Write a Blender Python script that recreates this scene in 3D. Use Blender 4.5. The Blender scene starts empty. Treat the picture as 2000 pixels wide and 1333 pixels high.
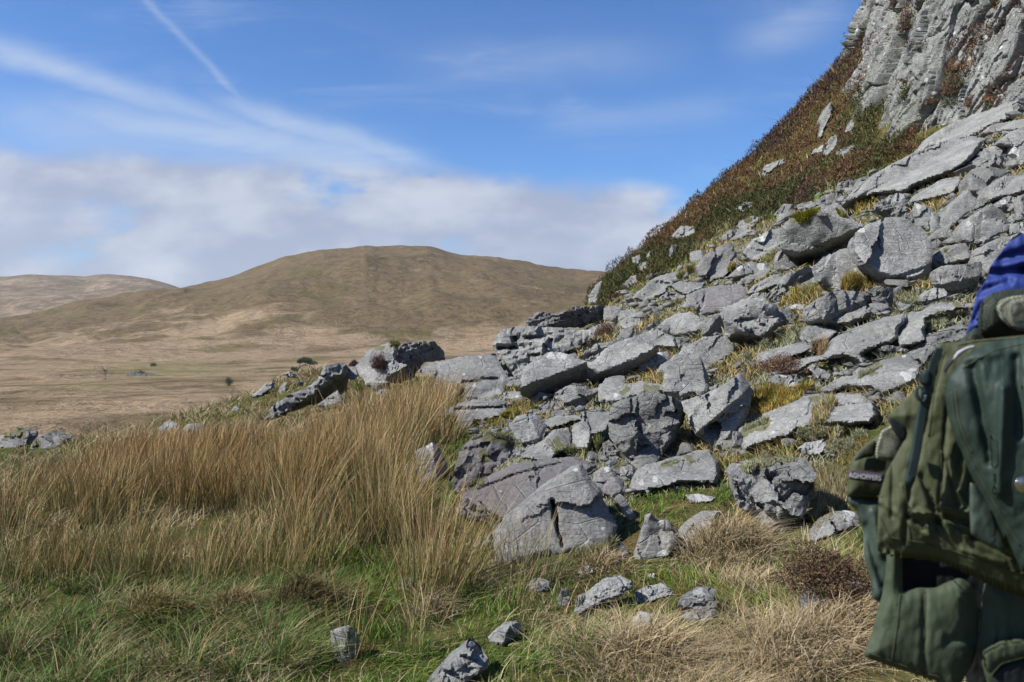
import bpy, bmesh, math, random
import numpy as np
from mathutils import Vector, geometry

random.seed(7)
RNG = np.random.default_rng(11)
SC = bpy.context.scene
COL = SC.collection

# ------------------------------------------------------------------ camera, sky, sun, exposure
F, HU, HV = 1556.0, 1000.0, 620.0          # focal length in pixels of a 2000 px wide frame, optical axis / eye level
cam_d = bpy.data.cameras.new("camera")
cam = bpy.data.objects.new("camera", cam_d)
COL.objects.link(cam)
cam.location = (0, 0, 0)
cam.rotation_euler = (math.radians(90), 0, 0)
cam_d.sensor_width = 36.0
cam_d.lens = 36.0 * F / 2000.0
cam_d.shift_y = -(666.5 - HV) / 2000.0
cam_d.clip_start = 0.05
cam_d.clip_end = 20000
cam_d.dof.use_dof = True
cam_d.dof.focus_distance = 11.0
cam_d.dof.aperture_fstop = 8.0
SC.camera = cam

SUN = Vector((-0.68, -0.22, 0.70)).normalized()
sun_d = bpy.data.lights.new("sun", 'SUN')
sun_d.energy = 4.8
sun_d.angle = math.radians(0.5)
sun_d.color = (1.0, 0.965, 0.90)
sun = bpy.data.objects.new("sun", sun_d)
COL.objects.link(sun)
sun.rotation_euler = SUN.to_track_quat('Z', 'Y').to_euler()

SC.view_settings.view_transform = 'Standard'
SC.view_settings.look = 'None'
SC.view_settings.exposure = 0.75
SC.view_settings.gamma = 1.0
SC.cycles.max_bounces = 5
SC.cycles.diffuse_bounces = 2
SC.cycles.transparent_max_bounces = 6


class NT:
    """tiny helper to wire nodes"""
    def __init__(self, tree):
        self.t = tree
        self.n = tree.nodes
        self.l = tree.links

    def put(self, sock, v):
        if v is None:
            return
        if hasattr(v, 'is_output') or isinstance(v, bpy.types.NodeSocket):
            self.l.new(v, sock)
        else:
            if isinstance(v, (tuple, list)) and len(v) == 3 and sock.type == 'RGBA':
                v = (*v, 1.0)
            sock.default_value = v

    def math(self, op, a, b=None, c=None, clamp=False):
        n = self.n.new('ShaderNodeMath')
        n.operation = op
        n.use_clamp = clamp
        self.put(n.inputs[0], a)
        self.put(n.inputs[1], b)
        self.put(n.inputs[2], c)
        return n.outputs[0]

    def mix(self, f, a, b, mode='MIX'):
        n = self.n.new('ShaderNodeMix')
        n.data_type = 'RGBA'
        n.blend_type = mode
        self.put(n.inputs[0], f)
        self.put(n.inputs[6], a)
        self.put(n.inputs[7], b)
        return n.outputs[2]

    def noise(self, vec, scale, detail=4, rough=0.55, dist=0.0, color=False):
        n = self.n.new('ShaderNodeTexNoise')
        self.put(n.inputs['Vector'], vec)
        n.inputs['Scale'].default_value = scale
        n.inputs['Detail'].default_value = detail
        n.inputs['Roughness'].default_value = rough
        n.inputs['Distortion'].default_value = dist
        return n.outputs['Color' if color else 'Fac']

    def voro(self, vec, scale, feature='F1', rnd=1.0):
        n = self.n.new('ShaderNodeTexVoronoi')
        n.feature = feature
        self.put(n.inputs['Vector'], vec)
        n.inputs['Scale'].default_value = scale
        n.inputs['Randomness'].default_value = rnd
        return n

    def ss(self, v, lo, hi):
        n = self.n.new('ShaderNodeMapRange')
        n.interpolation_type = 'SMOOTHSTEP'
        self.put(n.inputs[0], v)
        self.put(n.inputs[1], lo)
        self.put(n.inputs[2], hi)
        n.inputs[3].default_value = 0
        n.inputs[4].default_value = 1
        return n.outputs[0]

    def mapping(self, vec, scale=(1, 1, 1), rot=(0, 0, 0), loc=(0, 0, 0)):
        n = self.n.new('ShaderNodeMapping')
        self.put(n.inputs[0], vec)
        n.inputs['Location'].default_value = loc
        n.inputs['Rotation'].default_value = rot
        n.inputs['Scale'].default_value = scale
        return n.outputs[0]

    def attr(self, name, out='Fac'):
        n = self.n.new('ShaderNodeAttribute')
        n.attribute_name = name
        return n.outputs[out]

    def comb(self, x, y, z):
        n = self.n.new('ShaderNodeCombineXYZ')
        self.put(n.inputs[0], x)
        self.put(n.inputs[1], y)
        self.put(n.inputs[2], z)
        return n.outputs[0]

    def bump(self, h, strength, dist, normal=None):
        n = self.n.new('ShaderNodeBump')
        n.inputs['Strength'].default_value = strength
        n.inputs['Distance'].default_value = dist
        self.put(n.inputs['Height'], h)
        if normal is not None:
            self.put(n.inputs['Normal'], normal)
        return n.outputs[0]


# ---- world: Nishita sky with real-direction clouds
W = bpy.data.worlds.new("World")
SC.world = W
W.use_nodes = True
w = NT(W.node_tree)
for nd in list(w.n):
    w.n.remove(nd)
out = w.n.new('ShaderNodeOutputWorld')
bg = w.n.new('ShaderNodeBackground')
w.l.new(bg.outputs[0], out.inputs[0])
sky = w.n.new('ShaderNodeTexSky')
sky.sky_type = 'NISHITA'
sky.sun_disc = False
sky.sun_elevation = math.asin(SUN.z)
sky.sun_rotation = math.atan2(SUN.x, SUN.y)
sky.altitude = 300
sky.air_density = 1.0
sky.dust_density = 0.3
sky.ozone_density = 2.5
SKY_STRENGTH = 0.0645
tc = w.n.new('ShaderNodeTexCoord')
sep = w.n.new('ShaderNodeSeparateXYZ')
w.l.new(tc.outputs['Generated'], sep.inputs[0])
dy = w.math('MAXIMUM', w.math('ABSOLUTE', sep.outputs[1]), 0.12)
pu = w.math('DIVIDE', sep.outputs[0], dy)          # tangent of azimuth
pv = w.math('DIVIDE', sep.outputs[2], dy)          # tangent of elevation
pvec = w.comb(pu, pv, 0.0)


def U(u): return (u - HU) / F
def V(v): return (HV - v) / F


def streak(p1, p2, width, fade0, fade1):
    """soft line between two directions, with its own broken texture"""
    x1, y1, x2, y2 = U(p1[0]), V(p1[1]), U(p2[0]), V(p2[1])
    L = math.hypot(x2 - x1, y2 - y1)
    dx, dyy = (x2 - x1) / L, (y2 - y1) / L
    wob = w.math('MULTIPLY', w.math('SUBTRACT', w.noise(pvec, 9, 5), 0.5), 0.03)
    ax = w.math('SUBTRACT', pu, x1)
    ay = w.math('SUBTRACT', pv, y1)
    al = w.math('ADD', w.math('MULTIPLY', ax, dx), w.math('MULTIPLY', ay, dyy))
    ac = w.math('SUBTRACT', w.math('MULTIPLY', ay, dx), w.math('MULTIPLY', ax, dyy))
    ac = w.math('ADD', ac, wob)
    q = w.math('DIVIDE', ac, width / F)
    g = w.math('EXPONENT', w.math('MULTIPLY', w.math('MULTIPLY', q, q), -1.0))
    t = w.math('DIVIDE', al, L)
    m = w.math('MULTIPLY', w.ss(t, fade0[0], fade0[1]), w.math('SUBTRACT', 1.0, w.ss(t, fade1[0], fade1[1])))
    return w.math('MULTIPLY', g, m)


# fine cirrus texture, combed along the wind
comb1 = w.noise(w.mapping(pvec, scale=(2.2, 11, 1), rot=(0, 0, math.radians(17))), 2.2, 7, 0.62, 0.6)
comb2 = w.noise(w.mapping(pvec, scale=(1.3, 5, 1), rot=(0, 0, math.radians(20)), loc=(4, 1, 0)), 2.0, 6, 0.6, 0.4)
cir = w.math('MULTIPLY', w.ss(comb1, 0.44, 0.78), w.ss(comb2, 0.36, 0.7))
s_all = w.math('MULTIPLY', streak((265, -30), (585, 325), 8, (-.3, .1), (.92, 1.1)), 0.24)
for args, k in ((((-80, 75), (560, 280), 26, (-.2, .2), (.85, 1.1)), .50),
                (((-200, 170), (830, 325), 42, (.1, .5), (.86, 1.02)), .55),
                (((330, 170), (860, 330), 24, (.0, .4), (.8, 1.05)), .55),
                (((-100, 215), (620, 330), 60, (-.1, .3), (.8, 1.1)), .34),
                (((700, 130), (1350, 110), 46, (.0, .4), (.7, 1.1)), .16),
                (((1000, 245), (1500, 205), 30, (.0, .3), (.7, 1.0)), .16),
                (((1380, 110), (1660, 20), 40, (.0, .5), (.6, 1.1)), .26)):
    s_all = w.math('MAXIMUM', s_all, w.math('MULTIPLY', streak(*args), k))
s_all = w.math('MULTIPLY', s_all, w.math('ADD', 0.45, w.math('MULTIPLY', comb1, 1.1)))
cir = w.math('ADD', w.math('MULTIPLY', cir, 0.26), s_all, clamp=True)
# cumulus bank above the hills
big = w.noise(w.mapping(pvec, scale=(1.0, 1.75, 1)), 4.9, 9, 0.52, 0.1)
big2 = w.noise(w.mapping(pvec, scale=(1.0, 2.1, 1), loc=(2.3, .7, 0)), 9.5, 7, 0.52, 0.0)
edge = w.noise(w.mapping(pvec, scale=(1, 1.4, 1), loc=(7.1, 0, 0)), 6.5, 6, 0.5)
# height of the bank's top falls to the right
top = w.math('SUBTRACT', V(272), w.math('MULTIPLY', w.math('ADD', pu, 0.64), 0.062))
top = w.math('SUBTRACT', top, w.math('MULTIPLY', w.ss(pu, 0.17, 0.30), 0.060))
top = w.math('ADD', top, w.math('MULTIPLY', w.math('SUBTRACT', edge, 0.5), 0.075))
inbank = w.math('SUBTRACT', 1.0, w.ss(pv, w.math('SUBTRACT', top, 0.030), w.math('ADD', top, 0.006)))
cov = w.math('ADD', w.math('MULTIPLY', big, 0.75), w.math('MULTIPLY', big2, 0.35))
holes = w.math('MULTIPLY', w.ss(pu, -0.02, 0.16), 0.02)
cum = w.math('MULTIPLY', inbank, w.ss(w.math('SUBTRACT', cov, holes), 0.375, 0.50))
low = w.math('SUBTRACT', 1.0, w.ss(pv, V(560), V(470)))
cum = w.math('MAXIMUM', cum, w.math('MULTIPLY', w.math('MULTIPLY', low, 0.75), w.ss(cov, 0.36, 0.5)), clamp=True)
shade = w.ss(w.math('ADD', w.math('MULTIPLY', big2, .6), w.math('MULTIPLY', edge, .5)), 0.44, 0.72)
cum_col = w.mix(shade, (0.25, 0.272, 0.345), (0.395, 0.41, 0.45))
sk = w.mix(1.0, sky.outputs[0], (0.63 * SKY_STRENGTH, 0.965 * SKY_STRENGTH, 1.40 * SKY_STRENGTH), 'MULTIPLY')
sk = w.mix(cir, sk, (0.36, 0.415, 0.50))
sk = w.mix(w.math('MULTIPLY', cum, 0.87), sk, cum_col)
w.l.new(sk, bg.inputs[0])
bg.inputs[1].default_value = 1.0


# ------------------------------------------------------------------ numpy noise
def _hash(ix, iy, iz, seed):
    h = (ix.astype(np.int64) * 374761393 + iy.astype(np.int64) * 668265263 + iz.astype(np.int64) * 2147483647 + seed * 974634777) & 0xffffffff
    h = ((h ^ (h >> 13)) * 1274126177) & 0xffffffff
    h = ((h ^ (h >> 16)) * 2246822519) & 0xffffffff
    return ((h ^ (h >> 15)) & 0xffff) / 32767.5 - 1.0


def vnoise(p, seed=0):
    p = np.asarray(p, float)
    f = np.floor(p)
    t = p - f
    t = t * t * (3 - 2 * t)
    i = f.astype(np.int64)
    r = 0
    for dx in (0, 1):
        wx = t[:, 0] if dx else 1 - t[:, 0]
        for dy_ in (0, 1):
            wy = t[:, 1] if dy_ else 1 - t[:, 1]
            for dz in (0, 1):
                wz = t[:, 2] if dz else 1 - t[:, 2]
                r = r + wx * wy * wz * _hash(i[:, 0] + dx, i[:, 1] + dy_, i[:, 2] + dz, seed)
    return r


def fbm(p, octaves=4, seed=0, gain=0.5):
    p = np.asarray(p, float)
    a, s, r = 1.0, 1.0, 0
    for o in range(octaves):
        r = r + a * vnoise(p * s + 17.3 * o, seed + o)
        a *= gain
        s *= 2.03
    return r


def fbm2(x, y, scale, octaves=4, seed=0):
    return fbm(np.stack([x * scale, y * scale, np.zeros_like(x) + .5], 1), octaves, seed)


def sstep(a, b, x):
    t = np.clip((x - a) / (b - a), 0, 1)
    return t * t * (3 - 2 * t)


def inpoly(px, py, poly):
    px = np.asarray(px, float)
    py = np.asarray(py, float)
    r = np.zeros(px.shape, bool)
    n = len(poly)
    for k in range(n):
        x1, y1 = poly[k]
        x2, y2 = poly[(k + 1) % n]
        c = ((y1 > py) != (y2 > py))
        xx = (x2 - x1) * (py - y1) / ((y2 - y1) if y2 != y1 else 1e-9) + x1
        r ^= c & (px < xx)
    return r


def polydist(px, py, poly, closed=True):
    """unsigned distance to a polyline, in the same units"""
    d = np.full(np.shape(px), 1e9)
    n = len(poly)
    for k in range(n if closed else n - 1):
        x1, y1 = poly[k]
        x2, y2 = poly[(k + 1) % n]
        ex, ey = x2 - x1, y2 - y1
        L2 = ex * ex + ey * ey + 1e-12
        t = np.clip(((px - x1) * ex + (py - y1) * ey) / L2, 0, 1)
        d = np.minimum(d, np.hypot(px - x1 - t * ex, py - y1 - t * ey))
    return d


# ------------------------------------------------------------------ the lie of the land
# surveyed spots: bearing and dip (as pixels of the 2000 px frame) with the ground distance along the view axis
SURVEY = [
 (0,1333,4.2),(500,1333,3.9),(1000,1333,3.7),(1500,1333,3.5),(1900,1333,3.3),(-600,1333,4.8),
 (0,1120,6.3),(400,1110,6.3),(700,1090,6.2),(1000,1100,5.8),(1300,1110,5.6),(1550,1100,5.3),(1800,1080,5.2),
 (850,980,7.8),(1100,1000,7.3),(1300,960,7.6),(1500,1010,6.5),(1750,960,6.4),
 (-200,1000,9),(200,980,9.5),(500,950,10.5),(800,880,11.5),
 (0,925,13.5),(300,890,16),(500,860,18),(700,800,18.5),(880,790,16),
 (150,870,20),(400,850,23),(0,880,22),
 (1000,850,11.5),(1100,900,9.8),(1265,925,8.6),(1400,885,8.8),(1420,950,7.6),(1550,890,7.6),(1650,790,8.6),(1750,850,7.4),
 (1100,780,13),(1000,765,15),(1250,770,12),(1350,700,13.5),(1470,690,12),(1600,700,10.3),(1800,700,9),
 (970,705,20),(1100,660,20),(1200,620,22),(1300,610,19),(1420,610,15.5),(1520,600,13.5),(1640,640,11),(1850,600,10.8),(1980,600,10.5),
 (1200,590,28),(1300,545,27),(1400,480,27),(1450,540,20),(1580,530,16.5),(1740,560,12.8),(1900,540,12.5),(1560,405,26),(1650,420,21.5),
 (1680,470,17),(1850,470,14.5),(1950,420,16),(1700,350,25),(1800,380,20),(1900,300,21.5),(2000,230,23),(1850,275,26),(1750,310,29),
 (1180,585,36),(1250,520,40),(1170,568,48),(1300,455,48),(1400,378,50),(1480,308,50),(1560,228,50),(1640,140,50),(1690,75,48),(1800,-60,46),
 (1500,380,38),(1600,300,38),(1680,200,38),(1400,430,37),
 (560,765,80),(600,724,86),(520,778,75),(650,752,80),(700,745,60)]
SPOTS = [(U(u) * y, y, V(v) * y) for u, v, y in SURVEY] + [
 (-12,32,-7),(-25,30,-8),(-30,20,-6.4),(-5,42,-6.8),(6,65,-3),(14,68,3),(22,70,8),(30,70,12),(0,60,-7),(10,90,-8),
 (16,32,8),(22,28,11),(25,20,10),(14,16,4.8),(20,10,6),(12,8,2.2),(8,4,.2),(30,40,18),
 (3,3,-1.25),(4,1,-1.1),(0,0,-1.65),(-4,0,-2),(-3,2,-1.9),(10,2,.8),(-12,4,-3),(-15,12,-3.8),
 (0,-15,-1.5),(10,-15,2),(-15,-15,-4),(-5,50,-7),(-36,80,-13),(-15,112,-15),(-30,112,-16),(0,110,-14),(-60,60,-16),(-50,30,-12),
 (15,120,-12),(60,60,14),(60,20,25),(40,0,12),(-60,0,-12),(-40,-20,-9),(-2,33,-3.2),(-8,28,-4.2)]
_P = np.array(SPOTS)


def _tps(r2):
    return 0.5 * r2 * np.log(r2 + 1e-9)


_n = len(_P)
_d2 = ((_P[:, None, :2] - _P[None, :, :2]) ** 2).sum(-1)
_K = np.zeros((_n + 3, _n + 3))
_K[:_n, :_n] = _tps(_d2) + np.eye(_n) * 0.6
_K[:_n, _n] = _K[_n, :_n] = 1
_K[:_n, _n + 1:] = _P[:, :2]
_K[_n + 1:, :_n] = _P[:, :2].T
_C = np.linalg.solve(_K, np.concatenate([_P[:, 2], np.zeros(3)]))


def near_h(x, y):
    o = np.empty(len(x))
    for s in range(0, len(x), 20000):
        a = np.stack([x[s:s + 20000], y[s:s + 20000]], 1)
        r2 = ((a[:, None, :] - _P[None, :, :2]) ** 2).sum(-1)
        o[s:s + 20000] = _tps(r2) @ _C[:_n] + _C[_n] + a @ _C[_n + 1:]
    return o


SKYLINE = np.array([(-2500,640),(-900,655),(-300,650),(0,622),(90,606),(200,588),(300,572),(350,563),(390,556),(430,546),(470,534),(500,521),(530,512),(560,505),
 (600,499),(640,495),(680,491),(705,488),(715,486),(740,489),(790,491),(840,491),(870,497),(900,502),(960,508),(1010,516),(1100,527),(1160,533),(1300,545),(1600,575),(2200,600),(4000,640)], float)


def far_h(x, y):
    r = np.hypot(x, y)
    yy = np.maximum(y, 0.25 * r)
    u = x / yy * F + HU
    zv = np.interp(r, [0, 100, 150, 250, 480, 800, 1200], [-15.5, -16, -17.4, -20.4, -24.7, -27, -28])
    S = V(np.interp(u, SKYLINE[:, 0], SKYLINE[:, 1]))
    yb = np.interp(u, [-500, 0, 300, 600, 900, 1200, 2000], [430, 450, 490, 560, 600, 560, 480])
    yc = np.interp(u, [-500, 0, 350, 700, 1200, 2000], [1150, 1150, 1350, 1550, 1500, 1400])
    t = (y - yb) / (yc - yb)
    g = np.where(t < 1, np.clip(t, 0, 1), 1)
    g = 0.45 * sstep(0, 1, g) + 0.55 * np.sin(np.clip(g, 0, 1) * math.pi / 2) ** 1.1
    z = zv + (S * yc - zv) * g
    z = np.where(t > 1, z - (t - 1) * 60, z)
    k = sstep(0.0, 0.25, t) * (1 - 0.75 * sstep(0.78, 1.0, t))
    z = z + k * (fbm2(x, y, 1 / 190., 5, 3) * 13 + fbm2(x * 1.6 + .5 * y, y * .5, 1 / 70., 4, 9) * 4.0)
    z = z + sstep(150, 300, r) * (1 - sstep(0, .2, t)) * fbm2(x, y, 1 / 60., 4, 5) * 1.1
    return np.where(y < 0, zv, z)


def H(x, y):
    x = np.atleast_1d(np.asarray(x, float))
    y = np.atleast_1d(np.asarray(y, float))
    r = np.hypot(x, y)
    k = sstep(92, 150, r)
    z = np.zeros(len(x))
    m = k < 1
    if m.any():
        z[m] += (1 - k[m]) * near_h(x[m], y[m])
    m = k > 0
    if m.any():
        z[m] += k[m] * far_h(x[m], y[m])
    return z


_H0 = H


def H(x, y):
    """land with its small bumps"""
    x = np.atleast_1d(np.asarray(x, float))
    y = np.atleast_1d(np.asarray(y, float))
    z = _H0(x, y)
    k = 1 - sstep(60, 100, np.hypot(x, y))
    return z + k * (fbm2(x, y, 1.5, 2, 6) * .055 + fbm2(x, y, .35, 2, 12) * .05)


_YS = np.concatenate([np.geomspace(1.2, 60, 420), np.geomspace(60.8, 900, 120)])
_US = np.arange(-400, 2441, 20.)
_GH = H((U(_US)[:, None] * _YS[None, :]).ravel(), np.tile(_YS, len(_US))).reshape(len(_US), len(_YS))


def _col(u):
    k = float(np.clip((u - _US[0]) / 20., 0, len(_US) - 1.001))
    i = int(k)
    return _GH[i] * (1 - (k - i)) + _GH[i + 1] * (k - i)


def _hit(h, e):
    d = e * _YS - h
    k = np.where((d[:-1] > 0) & (d[1:] <= 0))[0]
    if len(k) == 0:
        return None
    i = k[0]
    return _YS[i] + d[i] / (d[i] - d[i + 1]) * (_YS[i + 1] - _YS[i])


def ground_at(u, v):
    """point where the sight line of a surveyed spot meets the land"""
    h = _col(u)
    y = _hit(h, V(v))
    if y is None:
        y = _YS[int(np.argmin(np.abs(V(v) * _YS - h)))]
    return Vector((U(u) * y, y, V(v) * y))


_VS = np.arange(140, 1401, 12.)
_DG = np.full((len(_US), len(_VS)), np.nan)
for _i in range(len(_US)):
    for _j in range(len(_VS)):
        q_ = _hit(_GH[_i], V(_VS[_j]))
        _DG[_i, _j] = 60. if q_ is None else min(q_, 60.)


def land_depth(u, v):
    fu = np.clip((u - _US[0]) / 20., 0, len(_US) - 1.001)
    fv = np.clip((v - _VS[0]) / 12., 0, len(_VS) - 1.001)
    i, j = fu.astype(int), fv.astype(int)
    a, b = fu - i, fv - j
    return (_DG[i, j] * (1 - a) + _DG[i + 1, j] * a) * (1 - b) + (_DG[i, j + 1] * (1 - a) + _DG[i + 1, j + 1] * a) * b


# ------------------------------------------------------------------ tagging and meshes
def tag(o, label=None, cat=None, group=None, kind=None):
    if label:
        o['label'] = label
    if cat:
        o['category'] = cat
    if group:
        o['group'] = group
    if kind:
        o['kind'] = kind
    return o


def link(name, me, mats, parent=None, loc=None):
    o = bpy.data.objects.new(name, me)
    COL.objects.link(o)
    for m in (mats if isinstance(mats, (list, tuple)) else [mats]):
        if m is not None:
            me.materials.append(m)
    if loc is not None:
        o.location = loc
    if parent is not None:
        o.parent = parent
    return o


def mesh_np(name, verts, loops, starts, totals, attrs=None, smooth=False):
    me = bpy.data.meshes.new(name)
    me.vertices.add(len(verts))
    me.vertices.foreach_set('co', np.ascontiguousarray(verts, np.float32).ravel())
    me.loops.add(len(loops))
    me.loops.foreach_set('vertex_index', np.ascontiguousarray(loops, np.int32))
    me.polygons.add(len(starts))
    me.polygons.foreach_set('loop_start', np.ascontiguousarray(starts, np.int32))
    me.polygons.foreach_set('loop_total', np.ascontiguousarray(totals, np.int32))
    if smooth:
        me.polygons.foreach_set('use_smooth', np.ones(len(starts), bool))
    for k, (typ, arr) in (attrs or {}).items():
        a = me.attributes.new(k, typ, 'POINT')
        if typ == 'FLOAT':
            a.data.foreach_set('value', np.ascontiguousarray(arr, np.float32))
        else:
            if arr.shape[1] == 3:
                arr = np.concatenate([arr, np.ones((len(arr), 1))], 1)
            a.data.foreach_set('color', np.ascontiguousarray(arr, np.float32).ravel())
    me.update(calc_edges=True)
    me.validate()
    return me


def tri_mesh(name, verts, tris, attrs=None, smooth=False):
    tris = np.asarray(tris, np.int32)
    return mesh_np(name, verts, tris.ravel(), np.arange(len(tris)) * 3, np.full(len(tris), 3), attrs, smooth)


def empty(name, loc):
    o = bpy.data.objects.new(name, None)
    o.empty_display_size = 0.2
    COL.objects.link(o)
    o.location = loc
    return o


# ------------------------------------------------------------------ materials
def material(name):
    m = bpy.data.materials.new(name)
    m.use_nodes = True
    t = NT(m.node_tree)
    bsdf = t.n['Principled BSDF']
    return m, t, bsdf


def rock_material(name, dots=0., lo=(.195, .193, .185), hi=(.375, .370, .352), scale=1.0, bumpk=1.0, lichen=1.0):
    m, t, b = material(name)
    tcn = t.n.new('ShaderNodeTexCoord')
    info = t.n.new('ShaderNodeObjectInfo')
    off = t.math('MULTIPLY', info.outputs['Random'], 37.0)
    vadd = t.n.new('ShaderNodeVectorMath')
    t.l.new(tcn.outputs['Object'], vadd.inputs[0])
    t.l.new(t.comb(off, off, off), vadd.inputs[1])
    p = vadd.outputs[0]
    n1 = t.noise(p, 1.7 * scale, 8, 0.62, 0.4)
    n2 = t.noise(p, 14 * scale, 6, 0.7)
    strat = t.noise(t.mapping(p, scale=(2.5, 6, 16), rot=(.25, .5, .3)), 1.6 * scale, 6, 0.65, 0.8)
    base = t.mix(t.ss(n1, .3, .7), lo, hi)
    base = t.mix(t.math('MULTIPLY', t.ss(strat, .35, .7), .5), base, (.275, .276, .268))
    base = t.mix(t.ss(n2, .40, .75), base, t.mix(1.0, base, (1.5, 1.5, 1.45), 'MULTIPLY'))
    base = t.mix(t.math('MULTIPLY', t.ss(t.noise(p, 38 * scale, 3, .6), .50, .66), .55), base, (.085, .085, .082))
    # purple-brown slate tint, per rock attribute
    base = t.mix(t.math('MULTIPLY', t.attr('purple'), t.ss(n1, .3, .62)), base, (.235, .205, .208))
    # crustose lichens: pale round blotches, greenish film, white quartz
    v = t.voro(p, 7.0 * scale)
    wob = t.math('ADD', v.outputs['Distance'], t.math('MULTIPLY', t.math('SUBTRACT', n2, .5), .35))
    blot = t.math('MULTIPLY', t.math('SUBTRACT', 1.0, t.ss(wob, .12, .24)), t.ss(t.noise(p, 1.1 * scale, 2), .48, .62))
    base = t.mix(t.math('MULTIPLY', blot, .75 * lichen), base, (.47, .47, .44))
    v2 = t.voro(p, 19.0 * scale)
    sp = t.math('MULTIPLY', t.math('SUBTRACT', 1.0, t.ss(v2.outputs['Distance'], .10, .22)), t.ss(t.noise(p, 2.3 * scale, 2), .42, .56))
    base = t.mix(t.math('MULTIPLY', sp, .85 * lichen), base, (.52, .52, .50))
    green = t.math('MULTIPLY', t.ss(t.noise(p, 1.3 * scale, 6, .7), .54, .72), .38 * lichen)
    base = t.mix(green, base, (.30, .305, .20))
    if dots:
        v3 = t.voro(p, 2.3)
        sel = t.ss(t.noise(v3.outputs['Position'], 3.1, 1), .50, .54)
        wd = t.math('ADD', v3.outputs['Distance'], t.math('MULTIPLY', t.math('SUBTRACT', n2, .5), .25))
        base = t.mix(t.math('MULTIPLY', t.math('MULTIPLY', t.math('SUBTRACT', 1.0, t.ss(wd, .13, .21)), sel), dots), base, (.72, .71, .68))
        dk = t.noise(t.mapping(p, scale=(1.6, 1.6, .22)), 1.3, 6, .6, .5)
        base = t.mix(t.math('MULTIPLY', t.ss(dk, .58, .70), .5), base, (.10, .098, .094))
    wh = t.math('ADD', t.attr('white'), t.math('MULTIPLY', t.math('SUBTRACT', n2, .5), .9))
    base = t.mix(t.ss(wh, .48, .60), base, t.mix(n2, (.42, .42, .40), (.74, .73, .70)))
    mo = t.math('ADD', t.attr('moss'), t.math('ADD', t.math('MULTIPLY', t.math('SUBTRACT', n2, .5), 1.6), t.math('MULTIPLY', t.math('SUBTRACT', n1, .5), 1.0)))
    base = t.mix(t.ss(mo, .45, .62), base, t.mix(n2, (.10, .10, .045), (.25, .235, .13)))
    val = .76 if dots else t.math('ADD', .56, t.math('MULTIPLY', info.outputs['Random'], .20))
    base = t.mix(1.0, base, t.comb(val, val, val), 'MULTIPLY')
    t.l.new(base, b.inputs['Base Color'])
    b.inputs['Roughness'].default_value = .9
    b.inputs['Specular IOR Level'].default_value = .25
    h = t.math('ADD', t.math('MULTIPLY', t.noise(p, 5 * scale, 12, .72, .3), 1.1), t.math('MULTIPLY', strat, .55))
    cr = t.voro(t.mapping(p, scale=(1, 1, 2.2), rot=(.3, .3, .2)), 2.2 * scale, 'DISTANCE_TO_EDGE')
    crack = t.math('MULTIPLY', t.ss(cr.outputs['Distance'], .0, .03), .22)
    h = t.math('ADD', h, crack)
    t.l.new(t.bump(h, .8 * bumpk, .075 / scale), b.inputs['Normal'])
    return m


ROCK = rock_material('grey_rock')
ROCK_ROUGH = rock_material('pitted_rock', lo=(.185, .183, .176), hi=(.37, .365, .35), bumpk=1.4)
ROCK_PALE = rock_material('pale_rock', lo=(.29, .295, .29), hi=(.48, .48, .465), bumpk=1.2)
ROCK_FAR = rock_material('crag_rock', lo=(.185, .192, .18), hi=(.345, .352, .328), scale=.8, bumpk=1.3, lichen=1.2, dots=.95)


def veg_material(name, transl=.14, rough=.75):
    m, t, b = material(name)
    t.l.new(t.attr('col', 'Color'), b.inputs['Base Color'])
    b.inputs['Roughness'].default_value = rough
    b.inputs['Specular IOR Level'].default_value = .2
    tr = t.n.new('ShaderNodeBsdfTranslucent')
    t.l.new(t.attr('col', 'Color'), tr.inputs['Color'])
    mx = t.n.new('ShaderNodeMixShader')
    mx.inputs[0].default_value = transl
    t.l.new(b.outputs[0], mx.inputs[1])
    t.l.new(tr.outputs[0], mx.inputs[2])
    t.l.new(mx.outputs[0], t.n['Material Output'].inputs[0])
    return m


VEG = veg_material('plant_fibre')

# ------------------------------------------------------------------ ground sheet (near slope, valley and the brown hill in one)
SCREE = [(955,700),(1000,655),(1040,612),(1170,590),(1230,560),(1330,520),(1400,455),(1480,430),(1560,398),(1640,370),(1700,338),(1780,300),(1850,268),(2000,185),(2600,120),
         (2600,900),(1900,900),(1720,820),(1660,850),(1640,905),(1590,940),(1560,900),(1440,905),(1420,950),(1235,965),(1215,1010),(1200,1060),(1100,1075),(985,1090),(960,1010),
         (900,990),(885,940),(890,880),(930,830),(880,800),(840,760),(850,700)]
HEATH = [(1150,600),(1180,540),(1290,445),(1420,345),(1540,230),(1640,110),(1690,30),(1760,-60),(1760,120),(1700,295),(1770,270),(1800,285),(1740,330),(1690,350),(1560,400),(1480,430),(1400,455),(1330,520),(1230,565),(1190,595)]


def to_px(x, y, z):
    yy = np.maximum(y, .3)
    return x / yy * F + HU, HV - z / yy * F


def rock_mask(x, y, z):
    u, v = to_px(x, y, z)
    d = polydist(u, v, SCREE)
    s = np.where(inpoly(u, v, SCREE), d, -d)
    m = sstep(-12, 14, s + fbm2(x, y, 1.1, 3, 31) * 22)
    m = m * (np.hypot(x, y) < 48) * (y > 3)
    return m


def heath_mask(x, y, z):
    u, v = to_px(x, y, z)
    d = polydist(u, v, HEATH)
    s = np.where(inpoly(u, v, HEATH), d, -d)
    return sstep(-10, 6, s + fbm2(x, y, .7, 3, 77) * 10) * (y > 26) * (y < 75)


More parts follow.
